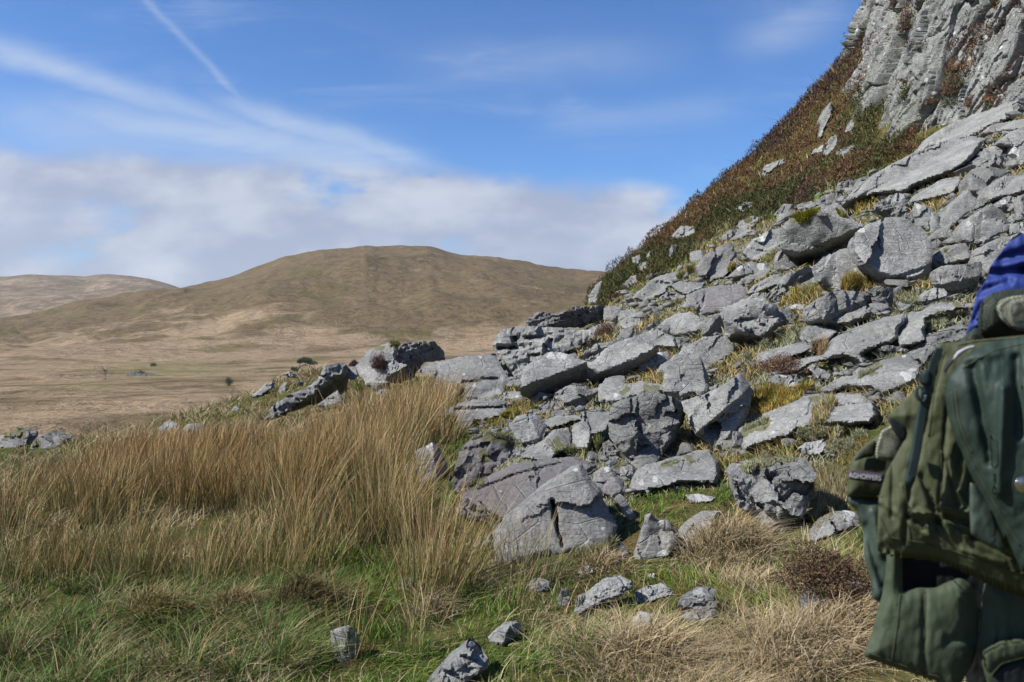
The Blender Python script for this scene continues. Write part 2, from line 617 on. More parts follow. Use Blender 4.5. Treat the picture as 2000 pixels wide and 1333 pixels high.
ang = np.concatenate([np.radians(np.linspace(-44, 44, 561)), np.radians(np.linspace(48, 312, 56))])
rad = np.concatenate([np.geomspace(.5, 60, 300), np.geomspace(61.3, 1900, 190), np.geomspace(2000, 5000, 12)])
na, nr = len(ang), len(rad)
A, R_ = np.meshgrid(ang, rad, indexing='ij')
gx = (np.sin(A) * R_).ravel()
gy = (np.cos(A) * R_).ravel()
gz = H(gx, gy)
rm = rock_mask(gx, gy, gz)
hm = heath_mask(gx, gy, gz)
rr = np.hypot(gx, gy)
nearw = 1 - sstep(70, 130, rr)
blocky = np.round(fbm2(gx, gy, 1.9, 2, 8) * 3) / 3
gz = gz + nearw * rm * (blocky * .09 + fbm2(gx, gy, 2.6, 4, 2) * .09 - .13)
gv = np.stack([gx, gy, gz], 1)
gv = np.concatenate([gv, [[0, 0, -1.65]]])
quads = []
for i in range(na):
    j = (i + 1) % na
    b0 = i * nr + np.arange(nr - 1)
    b1 = j * nr + np.arange(nr - 1)
    quads.append(np.stack([b0, b0 + 1, b1 + 1, b1], 1))
quads = np.concatenate(quads)
cen = np.array([[na * nr, i * nr, ((i + 1) % na) * nr] for i in range(na)])
loops = np.concatenate([quads.ravel(), cen.ravel()])
starts = np.concatenate([np.arange(len(quads)) * 4, len(quads) * 4 + np.arange(na) * 3])
totals = np.concatenate([np.full(len(quads), 4), np.full(na, 3)])

GND, t, b = material('moor_ground')
geo = t.n.new('ShaderNodeNewGeometry')
P = geo.outputs['Position']
n_big = t.noise(t.mapping(P, scale=(1, 1, .4)), 1 / 210., 7, .6, .5)
n_mid = t.noise(P, 1 / 46., 8, .66, .6)
n_fin = t.noise(P, 1 / 9., 7, .72)
n_vf = t.noise(P, 1 / 2.1, 4, .7)
straw = t.attr('straw')
s1 = t.math('ADD', straw, t.math('ADD', t.math('MULTIPLY', t.math('SUBTRACT', n_big, .5), .9), t.math('MULTIPLY', t.math('SUBTRACT', n_mid, .5), 2.3)))
far = t.mix(t.ss(s1, .25, .75), (.165, .122, .072), (.345, .255, .175))
far = t.mix(t.math('MULTIPLY', t.ss(n_fin, .44, .66), .8), far, t.mix(1.0, far, (.55, .52, .46), 'MULTIPLY'))
far = t.mix(t.math('MULTIPLY', t.ss(n_fin, .50, .30), .35), far, (.235, .175, .11))
far = t.mix(t.math('MULTIPLY', t.ss(n_vf, .5, .75), .30), far, (.10, .075, .035))
n_dk = t.noise(t.mapping(P, scale=(.6, 1.0, 1.0), rot=(0, 0, .5)), 1 / 62., 8, .7, .8)
far = t.mix(t.math('MULTIPLY', t.ss(n_dk, .55, .63), t.math('SUBTRACT', .80, t.math('MULTIPLY', straw, .6))), far, (.085, .065, .040))
gr = t.noise(t.mapping(P, loc=(91, 40, 3)), 1 / 75., 5, .6)
far = t.mix(t.math('MULTIPLY', t.ss(gr, .55, .66), .6), far, (.115, .105, .035))
far = t.mix(t.attr('lush'), far, (.16, .17, .06))
outc = t.noise(t.mapping(P, loc=(5, 8, 1)), 1 / 31., 9, .75)
far = t.mix(t.math('MULTIPLY', t.ss(outc, .655, .69), t.attr('stony')), far, (.17, .17, .16))
# near turf
m1 = t.noise(P, 1.4, 6, .65)
m2 = t.noise(P, 9.0, 5, .7)
turf = t.mix(t.ss(m1, .38, .62), (.055, .075, .02), (.12, .09, .04))
turf = t.mix(t.math('MULTIPLY', t.ss(m2, .45, .7), .7), turf, (.07, .055, .025))
turf = t.mix(t.ss(t.noise(P, .9, 4, .6), .55, .68), turf, (.15, .11, .055))
rub = t.mix(t.ss(t.noise(P, 6, 9, .75), .38, .66), (.045, .043, .038), (.25, .25, .235))
rub = t.mix(t.ss(t.noise(P, 1.9, 5, .6), .50, .62), rub, t.mix(m2, (.11, .105, .04), (.25, .21, .11)))
near = t.mix(t.attr('rockm'), turf, rub)
heathc = t.mix(t.noise(P, 1.1, 5, .6), (.075, .05, .025), (.14, .12, .045))
near = t.mix(t.attr('heath'), near, heathc)
col = t.mix(1.0, t.mix(t.attr('nearw'), far, near), (.82, .815, .755), 'MULTIPLY')
t.l.new(col, b.inputs['Base Color'])
b.inputs['Roughness'].default_value = 1.0
b.inputs['Specular IOR Level'].default_value = .05
hgt_far = t.math('ADD', t.math('MULTIPLY', n_mid, 9.0), t.math('ADD', t.math('MULTIPLY', n_fin, 3.0), t.math('MULTIPLY', n_vf, .55)))
hgt_near = t.math('ADD', t.math('MULTIPLY', m1, .12), t.math('MULTIPLY', m2, .05))
hm_ = t.math('ADD', t.math('MULTIPLY', hgt_far, t.math('SUBTRACT', 1.0, t.attr('nearw'))), t.math('MULTIPLY', hgt_near, t.attr('nearw')))
t.l.new(t.bump(hm_, .95, 1.0), b.inputs['Normal'])

uu, vv = to_px(gv[:, 0], gv[:, 1], gv[:, 2])
rel = gv[:, 2] + 28 + (fbm2(gv[:, 0], gv[:, 1], 1 / 120., 3, 44)) * 14
strawv = (1 - sstep(-4, 40, rel)) * .72 + .10
strawv = strawv * (1 - .65 * np.exp(-(((uu - 120) / 230) ** 2 + ((vv - 625) / 42) ** 2)))
strawv = np.maximum(strawv, .95 * np.exp(-(((uu - 330) / 170) ** 2 + ((vv - 668 - (uu - 330) * -.20) / 16) ** 2)))
strawv = np.maximum(strawv, 1.0 * np.exp(-(((uu - 420) / 150) ** 2 + ((vv - 640 - (uu - 420) * -.28) / 26) ** 2)))
strawv = np.maximum(strawv, .95 * np.exp(-(((uu - 600) / 80) ** 2 + ((vv - 655) / 20) ** 2)))
lush = .40 * np.exp(-(((uu - 330) / 130) ** 2 + ((vv - 722) / 15) ** 2)) + .25 * np.exp(-(((uu - 170) / 60) ** 2 + ((vv - 757) / 8) ** 2))
lush = lush * (gv[:, 1] > 100)
stony = .15 + .85 * np.exp(-(((uu - 590) / 60) ** 2 + ((vv - 604) / 12) ** 2)) + .7 * np.exp(-(((uu - 1110) / 70) ** 2 + ((vv - 615) / 18) ** 2)) + .6 * np.exp(-(((uu - 1120) / 50) ** 2 + ((vv - 545) / 12) ** 2))
ext = lambda a, v=0.: np.concatenate([a, [v]])
me = mesh_np('ground', gv, loops, starts, totals, {
    'rockm': ('FLOAT', ext(rm)), 'heath': ('FLOAT', ext(hm)), 'nearw': ('FLOAT', ext(nearw, 1.)),
    'straw': ('FLOAT', strawv), 'lush': ('FLOAT', lush), 'stony': ('FLOAT', stony)}, smooth=True)
tag(link('ground', me, GND), kind='structure')

# ---- the paler hill behind on the left
FAR_SKY = np.array([(-1200,600),(-700,560),(-300,548),(0,542),(60,541),(130,541),(165,543),(185,539),(215,537),(255,540),(290,546),(330,557),(380,574),(440,600),(520,640)], float)
us = np.linspace(-760, 520, 150)
ts = np.linspace(0, 1.5, 46)
UU, TT = np.meshgrid(us, ts, indexing='ij')
yb, yc = 2050., 3500.
yy = yb + TT * (yc - yb)
xx = U(UU) * yy
cz = V(np.interp(UU, FAR_SKY[:, 0], FAR_SKY[:, 1])) * yc
g = sstep(0, 1, np.minimum(TT, 1)) * .5 + .5 * np.sin(np.minimum(TT, 1) * math.pi / 2)
zz = -60 + (cz + 60) * g - np.maximum(TT - 1, 0) * 240
zz = zz + (sstep(0, .2, TT) * (1 - .8 * sstep(.75, 1, TT))) * fbm2(xx.ravel(), yy.ravel(), 1 / 320., 5, 21).reshape(xx.shape) * 22
hv = np.stack([xx, yy, zz], -1).reshape(-1, 3)
nu, nt = UU.shape
qi = (np.arange(nu - 1)[:, None] * nt + np.arange(nt - 1)[None, :]).ravel()
q = np.stack([qi, qi + nt, qi + nt + 1, qi + 1], 1)
me = mesh_np('hill', hv, q.ravel(), np.arange(len(q)) * 4, np.full(len(q), 4), {
    'straw': ('FLOAT', np.full(len(hv), .40)), 'lush': ('FLOAT', np.zeros(len(hv))), 'stony': ('FLOAT', np.full(len(hv), .35)),
    'nearw': ('FLOAT', np.zeros(len(hv))), 'rockm': ('FLOAT', np.zeros(len(hv))), 'heath': ('FLOAT', np.zeros(len(hv)))}, smooth=True)
tag(link('hill', me, GND), kind='structure')

# ------------------------------------------------------------------ crag on the right
BASE = [(18.5, 48, 13.0), (15.6, 38, 8.0), (13.9, 31.2, 5.6), (14.1, 29.0, 5.2), (15.0, 26.6, 5.6), (16.2, 24.0, 6.2), (18.2, 20.5, 6.6), (22, 15.5, 7.2), (27, 9, 8.2)]
bl = np.array(BASE)
sl = np.concatenate([[0], np.cumsum(np.hypot(np.diff(bl[:, 0]), np.diff(bl[:, 1])))])
NS, NTT = 620, 340
ss_ = np.interp(np.linspace(0, 1, NS), [0, .12, .30, .85, 1], [0, sl[1] * .9, sl[2] * .96, sl[6], sl[-1]])
cx = np.interp(ss_, sl, bl[:, 0])
cy = np.interp(ss_, sl, bl[:, 1])
cb = np.interp(ss_, sl, bl[:, 2]) - 2.2
for arr in (cx, cy, cb):
    ker = np.ones(15) / 15
    arr[7:-7] = np.convolve(arr, ker, 'valid')
tx, ty = np.gradient(cx), np.gradient(cy)
L = np.hypot(tx, ty)
nx_, ny_ = ty / L, -tx / L
flip = np.sign(nx_ * (-cx) + ny_ * (-cy))
nx_, ny_ = nx_ * flip, ny_ * flip
hh = np.linspace(0, 17, NTT)
S2, H2 = np.meshgrid(ss_, hh, indexing='ij')
S0 = S2.copy()
S2 = S2 + H2 * .34 - 1.5
X0 = np.interp(S2, ss_, cx)
Y0 = np.interp(S2, ss_, cy)
Z0 = np.interp(S2, ss_, cb) + H2
NX = np.interp(S2, ss_, nx_)
NY = np.interp(S2, ss_, ny_)


def cells(k, seed, lo=.93, other=None):
    """random value per cell with a short ramp to the next one"""
    c_ = np.floor(k)
    f_ = k - c_
    z_ = np.zeros_like(c_) if other is None else other
    return _hash(c_, z_, np.zeros_like(c_), seed) * (1 - sstep(lo, 1, f_)) + _hash(c_ + 1, z_, np.zeros_like(c_), seed) * sstep(lo, 1, f_)


# joints: steep, slanting up to the right; long smooth slabs stepped along them
rngc = np.random.default_rng(5)
flat3 = lambda a, b_, c=0.: np.stack([a.ravel(), b_.ravel(), np.full(S2.size, c)], 1)
def facets(a, b_, seed):
    """nearest jittered site: its random offset and slopes, the vector to it, and the distance to the joint"""
    ia, ib = np.floor(a), np.floor(b_)
    d1 = np.full(a.shape, 9.)
    d2 = np.full(a.shape, 9.)
    o_, g1, g2, ra, rb = [np.zeros(a.shape) for _ in range(5)]
    z_ = np.zeros_like(ia)
    for dx in (-1, 0, 1):
        for dz in (-1, 0, 1):
            ca, cb2 = ia + dx, ib + dz
            va = a - (ca + .5 + .45 * _hash(ca, cb2, z_, seed))
            vb = b_ - (cb2 + .5 + .45 * _hash(ca, cb2, z_, seed + 1))
            d = va * va + vb * vb
            m_ = d < d1
            d2 = np.where(m_, d1, np.minimum(d2, d))
            d1 = np.where(m_, d, d1)
            o_ = np.where(m_, _hash(ca, cb2, z_, seed + 2), o_)
            g1 = np.where(m_, _hash(ca, cb2, z_, seed + 3), g1)
            g2 = np.where(m_, _hash(ca, cb2, z_, seed + 4), g2)
            ra = np.where(m_, va, ra)
            rb = np.where(m_, vb, rb)
    return o_, g1 * ra + g2 * rb, np.sqrt(d2) - np.sqrt(d1)


wa = fbm(flat3(S2 * .6, H2 * .4), 3, 51) * .22
disp = np.zeros(S2.size)
joints = np.zeros(S2.size)
for fa, fb, amp, gr_, ck, cw, sd in ((.42, .15, .42, .60, .30, .045, 100), (1.0, .34, .17, .34, .13, .05, 120), (2.4, .95, .065, .15, .05, .06, 140), (5.0, 2.6, .025, .06, .0, .06, 160)):
    o_, sl2, ed = facets((S0 * fa).ravel() + wa * fa * 1.2, (H2 * fb + S0 * fb * .35).ravel() + wa * .3, sd)
    disp += o_ * amp + sl2 * gr_ - ck * np.exp(-(ed / cw) ** 2)
    if ck > .1:
        joints = np.maximum(joints, np.exp(-(ed / (cw * 1.4)) ** 2))
disp += fbm(flat3(S2 * 1.3, H2 * .8), 5, 61, .6) * .05
disp += fbm(flat3(S2 * .16, H2 * .12), 2, 63) * .35
frac = joints
disp = disp.reshape(S2.shape)
lean = -H2 * .30 - .6 * sstep(12, 17, H2) * (H2 - 12)
D = disp + lean
X0 = X0 + NX * D
Y0 = Y0 + NY * D
crev = frac.reshape(S2.shape)
veg_in = sstep(.1, .55, fbm(np.stack([S2.ravel() * .35, H2.ravel() * .3, np.ones(S2.size)], 1), 3, 71).reshape(S2.shape) + crev * .55)
cv = np.stack([X0, Y0, Z0], -1).reshape(-1, 3)
qi = (np.arange(NS - 1)[:, None] * NTT + np.arange(NTT - 1)[None, :]).ravel()
q = np.stack([qi, qi + 1, qi + NTT + 1, qi + NTT], 1)
zer = np.zeros(len(cv))
wz = rngc.random((150, 2)) * [sl[-1], 15] 
wht = zer.copy()
for k in range(150):
    rr_ = .05 + .08 * rngc.random() ** 2
    wht = np.maximum(wht, np.exp(-((S2.ravel() - wz[k, 0]) ** 2 + (H2.ravel() - wz[k, 1]) ** 2) / rr_ ** 2))
me = mesh_np('cliff', cv, q.ravel(), np.arange(len(q)) * 4, np.full(len(q), 4), {
    'white': ('FLOAT', wht * .9), 'moss': ('FLOAT', veg_in.ravel() * .45), 'purple': ('FLOAT', sstep(.2, .7, fbm(np.stack([S2.ravel() * .5, H2.ravel() * .12, zer], 1), 3, 88)) * .6)}, smooth=True)
me.set_sharp_from_angle(angle=math.radians(24))
CLIFF = tag(link('cliff', me, ROCK_FAR), kind='structure')
CLIFF_GRID = (X0, Y0, Z0, frac.reshape(S2.shape), S2, H2)

# ------------------------------------------------------------------ rocks: each one its own solid
TILES = {'A': (950, 580, 4.), 'B': (1400, 560, 4.), 'C': (1500, 180, 4.), 'D': (1150, 380, 4.), 'E': (850, 820, 4.), 'F': (480, 640, 4.),
         'G': (800, 900, 2.2222), 'H': (1000, 600, 2.857), 'I': (0, 850, 2.2222), 'K': (1640, 440, 3.03), 'P': (0, 0, 1.)}


def parse(tile, s):
    x0, y0, k = TILES[tile]
    return [(x0 + float(a) / k, y0 + float(b) / k) for a, b in (p.split(',') for p in s.split())]


def roughen(pts, step, amp, rng):
    """walk an outline in short steps with small random nicks"""
    o = []
    n = len(pts)
    for k in range(n):
        x1, y1 = pts[k]
        x2, y2 = pts[(k + 1) % n]
        L_ = math.hypot(x2 - x1, y2 - y1)
        m = max(1, int(round(L_ / step)))
        bow = rng.normal() * amp * .9
        for j in range(m):
            f = j / m
            nn = (rng.normal() * amp * .45 + bow * math.sin(f * math.pi)) if j else 0
            o.append((x1 + (x2 - x1) * f - (y2 - y1) / L_ * nn, y1 + (y2 - y1) * f + (x2 - x1) / L_ * nn))
    return o


def solid(name, pts, y0, vref, depth_fn, thick, spacing, rim, rng, jag=1.2, back_shrink=.88, attrs_fn=None, smooth_angle=22, xz_noise=None, uniform=False, follow=False, rimw=.30):
    """closed body: a relief with its own outline in front, a domed back behind it.
    depth_fn(u, v, dn) gives metres behind y0; dn is 0 at the rim, 1 in the middle."""
    pr = roughen(pts, spacing * 1.1, jag, rng) if jag else pts
    px = np.array([p[0] for p in pr])
    py = np.array([p[1] for p in pr])
    x0, x1, z0, z1 = px.min(), px.max(), py.min(), py.max()
    gxx, gyy = np.meshgrid(np.arange(x0 + spacing / 2, x1, spacing), np.arange(z0 + spacing / 2, z1, spacing))
    gxx = gxx + (np.arange(gxx.shape[0]) % 2)[:, None] * spacing * .5
    if not uniform:
        gxx = gxx + rng.normal(size=gxx.shape) * spacing * .14
        gyy = gyy + rng.normal(size=gyy.shape) * spacing * .14
    gxx, gyy = gxx.ravel(), gyy.ravel()
    ins = inpoly(gxx, gyy, pr)
    gxx, gyy = gxx[ins], gyy[ins]
    dd = polydist(gxx, gyy, pr)
    kp = dd > spacing * .45
    gxx, gyy, dd = gxx[kp], gyy[kp], dd[kp]
    n0 = len(pr)
    cd = [Vector(p) for p in pr] + [Vector((a, c)) for a, c in zip(gxx, gyy)]
    vs, _, fs, ov, _, _ = geometry.delaunay_2d_cdt(cd, [], [list(range(n0))], 1, 1e-5)
    P2 = np.array([(p.x, p.y) for p in vs])
    dist = polydist(P2[:, 0], P2[:, 1], pr)
    dmax = max(dist.max(), 1e-6)
    dn = dist / dmax
    onrim = dist < 1e-3
    dep = depth_fn(P2[:, 0], P2[:, 1], dn)
    rr0 = np.clip(1 - dist / (dmax * rimw), 0, 1)
    dep = dep + rim * rr0 ** 2.5
    yf = y0 + dep
    fr = np.stack([U(P2[:, 0]) * yf, yf, V(P2[:, 1]) * yf], 1)
    if xz_noise:
        am, fq, sd = xz_noise
        k = np.minimum(1, dn * 3)[:, None]
        nn = np.stack([fbm(fr * fq, 4, sd), fbm(fr * fq + 31, 4, sd + 5), fbm(fr * fq + 77, 4, sd + 9)], 1)
        fr = fr + nn * am * (.4 + .6 * k)
    cxm = fr[:, 0].mean()
    czm = fr[:, 2].mean()
    bump_ = thick * np.sqrt(np.clip(1 - (1 - np.clip(dn * 1.4, 0, 1)) ** 2, 0, 1))
    inner = np.where(~onrim)[0]
    bk = fr[inner].copy()
    bk[:, 1] = fr[:, 1].mean() * .3 + bk[:, 1] * .7 + bump_[inner] + rim * .5
    bk[:, 1] = np.maximum(bk[:, 1], fr[inner, 1] + .02 * thick + .002)
    bk[:, 0] = cxm + (bk[:, 0] - cxm) * back_shrink
    if follow:
        kf = (bk[:, 1] / fr[inner, 1])
        bk[:, 0] = fr[inner, 0] * kf
    dz = bk[:, 2] - czm
    bk[:, 2] = czm + np.where(dz > 0, dz * back_shrink, dz * 1.12)
    remap = np.arange(len(fr))
    remap[inner] = len(fr) + np.arange(len(inner))
    verts = np.concatenate([fr, bk])
    tris = []
    for f in fs:
        f = list(f)
        for j in range(1, len(f) - 1):
            tris.append((f[0], f[j], f[j + 1]))
    tris = np.array(tris)
    # orient the front towards the viewer side (-y)
    a, b_, c_ = fr[tris[:, 0]], fr[tris[:, 1]], fr[tris[:, 2]]
    nrm = np.cross(b_ - a, c_ - a)
    fl = nrm[:, 1] > 0
    tris[fl] = tris[fl][:, ::-1]
    back = remap[tris[:, ::-1]]
    alltris = np.concatenate([tris, back])
    at = None
    if attrs_fn:
        at = {}
        for k, arr in attrs_fn(P2[:, 0], P2[:, 1], dn).items():
            at[k] = ('FLOAT' if arr.ndim == 1 else 'FLOAT_COLOR', np.concatenate([arr, arr[inner] * (1 if arr.ndim > 1 else .3)]))
    org = np.array([verts[:, 0].mean(), verts[:, 1].mean(), verts[:, 2].min()])
    me = tri_mesh(name, verts - org, alltris, at, smooth=True)
    if smooth_angle:
        me.set_sharp_from_angle(angle=math.radians(smooth_angle))
    return me, org


ROCK_POLYS = []


def rock(tile, s, c, b, cuts, label, name='boulder', rough=0, white=(), moss=(), purple=0., layer=0, y=None, thick=None, mat=None, grooves=(), sink=0., plain=False, cat=None, detail=None, group=None):
    if name == 'boulder':
        c = c * .85
    rough = rough * .62 if rough > .5 else rough
    x0, y0_, k = TILES[tile]
    pts = parse(tile, s)
    if tile in 'ABCDEK' and name != 'stone':
        gx0, gy0 = sum(p_[0] for p_ in pts) / len(pts), sum(p_[1] for p_ in pts) / len(pts)
        pts = [(gx0 + (p_[0] - gx0) * 1.06, gy0 + (p_[1] - gy0) * 1.06) for p_ in pts]
    ROCK_POLYS.append(pts)
    seed = len(ROCK_POLYS)
    rng = np.random.default_rng(seed * 13 + 5)
    us_ = [p[0] for p in pts]
    vs_ = [p[1] for p in pts]
    vbot = max(vs_)
    wpx = max(us_) - min(us_)
    hpx = vbot - min(vs_)
    ub = sum(p[0] for p in pts if p[1] > vbot - .25 * hpx) / sum(1 for p in pts if p[1] > vbot - .25 * hpx)
    yb_ = y if y else ground_at(ub, vbot - .04 * hpx).y
    m = yb_ / F                                   # metres per pixel there
    size = math.sqrt(wpx * hpx) * m
    uc = .5 * (min(us_) + max(us_))
    spacing = detail or max(2.6, min(5.0, math.sqrt(wpx * hpx) / 26))
    cl = []
    for q in cuts:
        w_ = q[5] * m if len(q) > 5 else None
        ax, ay, bx, by = (x0 + q[0] / k, y0_ + q[1] / k, x0 + q[2] / k, y0_ + q[3] / k)
        L_ = math.hypot(bx - ax, by - ay)
        cl.append((ax, ay, -(by - ay) / L_, (bx - ax) / L_, q[4], w_))
    slab = name in ('rock_slab', 'rock_outcrop')
    K_ = int((3 if name == 'rock_slab' else 5) + rough * 26 + rng.integers(0, 4))
    sites = np.stack([min(us_) + rng.random(K_) * wpx, min(vs_) + rng.random(K_) * hpx], 1)
    ga = ((.14 if slab and not rough else .27) + .38 * rough)
    grads = rng.normal(size=(K_, 2)) * ga
    offs = rng.normal(size=K_) * size * ((.005 if slab else .012) + .035 * rough)
    na_ = .018 + .025 * rough
    aniso = rng.uniform(.6, 1.6)
    th = rng.uniform(-.6, .2)
    edgecuts = []
    if plain:
        K_ = 3
        sites, offs, grads = sites[:3], offs[:3] * .3, grads[:3] * .4
    for j in range(0 if plain else 3 + int(rng.integers(0, 3))):
        an = rng.uniform(0, 2 * math.pi)
        edgecuts.append((math.cos(an), math.sin(an), rng.uniform(.26, .44), rng.uniform(.25, .8)))

    lift = min(.6, max(.2, size * .25)) if slab else size * .25

    def depth(u, v, dn):
        X = (u - uc) * m
        Z = (vbot - v) * m
        d = b * X + c * Z
        lim = land_depth(u, v) - yb_ - lift * np.minimum(1, dn * 4)
        d = np.minimum(d, lim) if not y else d
        for (ax, ay, nx, ny, kk, w_) in cl:
            t_ = ((u - ax) * nx + (v - ay) * ny) * m
            t_ = t_ + size * .012 * fbm(np.stack([u * .05, v * .05, np.full(len(u), seed * .7)], 1), 3, seed)
            t_ = np.maximum(t_, 0)
            if w_:
                t_ = np.minimum(t_, w_)
            d = d + kk * t_
        vc = vbot - hpx / 2
        for (ex, ey, r_, kk) in edgecuts:
            t_ = ((u - uc) / wpx * ex + (v - vc) / hpx * ey - r_) * min(wpx, hpx) * m
            d = d + kk * np.maximum(t_, 0)
        # fractured facets
        wu = u + fbm(np.stack([u * .06, v * .06, np.full(len(u), 3.)], 1), 2, seed + 3) * wpx * .05
        wv = v + fbm(np.stack([u * .06, v * .06, np.full(len(u), 9.)], 1), 2, seed + 4) * hpx * .05
        ru = (wu[:, None] - sites[None, :, 0])
        rv = (wv[:, None] - sites[None, :, 1])
        r1 = ru * math.cos(th) - rv * math.sin(th)
        r2 = ru * math.sin(th) + rv * math.cos(th)
        dsq = (r1 * aniso) ** 2 + (r2 / aniso) ** 2
        ii = dsq.argmin(1)
        ar = np.arange(len(u))
        d = d + offs[ii] + (ru[ar, ii] * grads[ii, 0] + rv[ar, ii] * grads[ii, 1]) * m
        if layer:
            tt = (v - .28 * (u - uc) * (-1 if layer > 0 else 1)) / abs(layer) + .6 * fbm(np.stack([u * .02, v * .02, np.full(len(u), 1.)], 1), 3, seed + 8)
            fr_ = tt - np.floor(tt)
            d = d + size * .035 * _hash(np.floor(tt), np.zeros_like(tt), np.zeros_like(tt), seed) + size * .075 * (fr_ ** 3)
        q = np.stack([u * m, v * m, np.full(len(u), seed * 1.37)], 1) / max(size, .05)
        d = d + size * (na_ * fbm(q * 2.2, 5, seed + 11) + (.07) * rough * (1 - np.abs(fbm(q * 7, 4, seed + 2))))
        for g_ in grooves:
            pl = [(x0 + g_[0] / k, y0_ + g_[1] / k), (x0 + g_[2] / k, y0_ + g_[3] / k)]
            jit = fbm(np.stack([u * .08, v * .08, np.full(len(u), 5.)], 1), 2, seed + 6) * 2.0
            gw_ = max(g_[4], spacing * .75)
            dq = polydist(u + jit, v, pl, False) / gw_
            d = d + g_[5] * min(1, g_[4] / gw_ + .25) * np.exp(-dq ** 2)
        return d

    # stand the body on the land: no part of its lower edge may sink behind the slope in front of it
    pu_ = np.array([p_[0] for p_ in pts] + [.5 * (pts[i_][0] + pts[i_ - 1][0]) for i_ in range(len(pts))])
    pv_ = np.array([p_[1] for p_ in pts] + [.5 * (pts[i_][1] + pts[i_ - 1][1]) for i_ in range(len(pts))])
    low_ = pv_ > vbot - .55 * hpx
    shift = 0.
    if not y:
        over = yb_ + depth(pu_[low_], pv_[low_], np.zeros(low_.sum())) + size * .04 - land_depth(pu_[low_], pv_[low_])
        shift = -float(np.clip(np.percentile(over, 75), -.15 * size, .75 * size))

    def attrs(u, v, dn):
        def spots(L_, kk_=.5):
            a = np.zeros(len(u))
            for (su, sv, r_) in L_:
                q = np.hypot(u - (x0 + su / k), v - (y0_ + sv / k)) / (r_ / k)
                q = q + kk_ * fbm(np.stack([u * .07, v * .1, np.full(len(u), 2.)], 1), 4, seed)
                a = np.maximum(a, sstep(1.3, .35, q))
            return a
        return {'white': spots(white) if not isinstance(white, float) else np.full(len(u), white),
                'moss': spots(moss, 1.0), 'purple': np.full(len(u), float(purple))}

    th_ = thick if thick else size * .75
    me, org = solid(name, pts, yb_ + sink + shift, vbot, depth, th_, spacing, (max(.12, lift * .9) if slab and not cuts else size * .045), rng, rimw=(.16 if slab and not cuts else .30), jag=min(2.2, .5 + spacing * .25) * (1 + rough * .5), attrs_fn=attrs,
                    xz_noise=(size * (.006 + .014 * rough), 4.0 / max(size, .05), seed))
    o = link(name, me, mat or (ROCK_ROUGH if rough >= .37 else ROCK), loc=org)
    tag(o, label, cat or name.replace('_', ' '), group)
    o['u'] = 0
    del o['u']
    return o

# ---- the boulders of the scree, nearest description each
R = rock
R('A', "285,590 400,480 480,445 600,450 680,490 770,510 782,640 700,660 560,720 440,770 360,805 290,770 275,700", 1.3, -.1, [(330,685,772,515,3.0)],
  "large wedge boulder with white-capped flat top and long black shadowed underside", plain=True, white=[(500,458,48),(590,456,42),(410,505,22)])
R('A', "70,380 130,270 300,240 620,255 830,250 800,300 700,400 600,440 470,460 400,520 350,560 280,640 190,590 170,510 110,455", 1.5, -.2, [(120,420,420,440,.8),(480,350,620,340,1.4,4)],
  "broad layered outcrop with thin horizontal cracks at the left end of the scree", name='rock_outcrop', layer=11, rough=.35, grooves=[(230,330,470,320,1.6,.35),(480,352,620,342,2,.4),(100,400,300,390,1.6,.35),(340,460,480,455,1.5,.3)], cat='rock outcrop')
R('A', "310,235 370,150 430,120 580,125 700,75 900,65 918,180 860,195 740,240 600,245 470,235", .9, -.2, [(455,240,640,85,1.5)],
  "dark flaky rock with a pale lichened left end on the skyline of the layered outcrop", rough=.75, layer=7, y=20.5)
R('A', "780,560 790,510 850,500 900,440 1000,370 1130,330 1240,370 1330,420 1310,470 1230,520 1180,560 1100,590 1050,620 930,640 870,690 810,640 785,630", 1.5, -.2, [(790,640,920,585,3),(920,590,1050,615,2),(1050,612,1190,540,2.5),(1190,540,1330,430,2)],
  "long hump-backed boulder immediately right of the white-capped wedge boulder", plain=True)
R('A', "1190,540 1230,490 1300,440 1400,430 1430,480 1380,520 1300,575 1200,585", 1.0, -.2, [(1200,580,1420,495,2.5)],
  "small tilted block with a bright white patch behind the hump-backed boulder", white=[(1350,450,36)])
R('A', "1480,500 1540,400 1700,320 1830,300 1900,360 1910,450 1760,545 1720,590 1600,560", 1.1, -.1, [(1730,565,1915,440,3)],
  "smooth rounded boulder with yellow-green lichen spots over a dark hollow", plain=True, moss=[(1580,460,18)])
R('A', "1330,590 1400,520 1480,460 1660,470 1700,560 1735,700 1700,770 1620,745 1530,795 1420,760 1385,720 1400,600", .8, -.15, [(1725,740,1680,480,2.2),(1395,742,1715,738,1.8)],
  "blunt grey boulder with one white patch low on its front face", plain=True, white=[(1545,690,34)])
R('A', "985,880 1040,830 1140,800 1240,760 1330,745 1420,790 1520,830 1540,900 1520,1000 1470,1060 1455,1130 1400,1180 1370,1235 1410,1275 1290,1310 1200,1340 1110,1270 1050,1180 980,1090 970,1000", .65, -.15, [(1320,1300,1450,1075,1.6),(1450,1080,1545,900,1.6)],
  "large round pitted boulder with a knobbly surface beside a black cavity", rough=.7, white=[(1260,1010,22),(1120,1290,30),(1190,1170,18)], detail=2.6, thick=1.0)
R('P', "1330,785 1380,770 1420,750 1445,727 1455,735 1472,765 1465,800 1452,830 1437,850 1415,885 1395,880 1375,860 1360,850 1345,830 1343,810 1335,800", .9, -.1, [(1398,814,1452,768,3,7),(1452,830,1446,725,1.4),(1400,885,1452,800,.9)],
  "tall split boulder with a dark stepped crack leaning against the pitted boulder", white=[(1388,812,4)], detail=2.6)
R('A', "535,760 600,720 680,695 780,700 815,740 820,790 760,850 700,860 620,820 540,790", .9, -.1, [(600,835,825,755,2)],
  "squat angular block tucked below the wedge boulder's shadow")
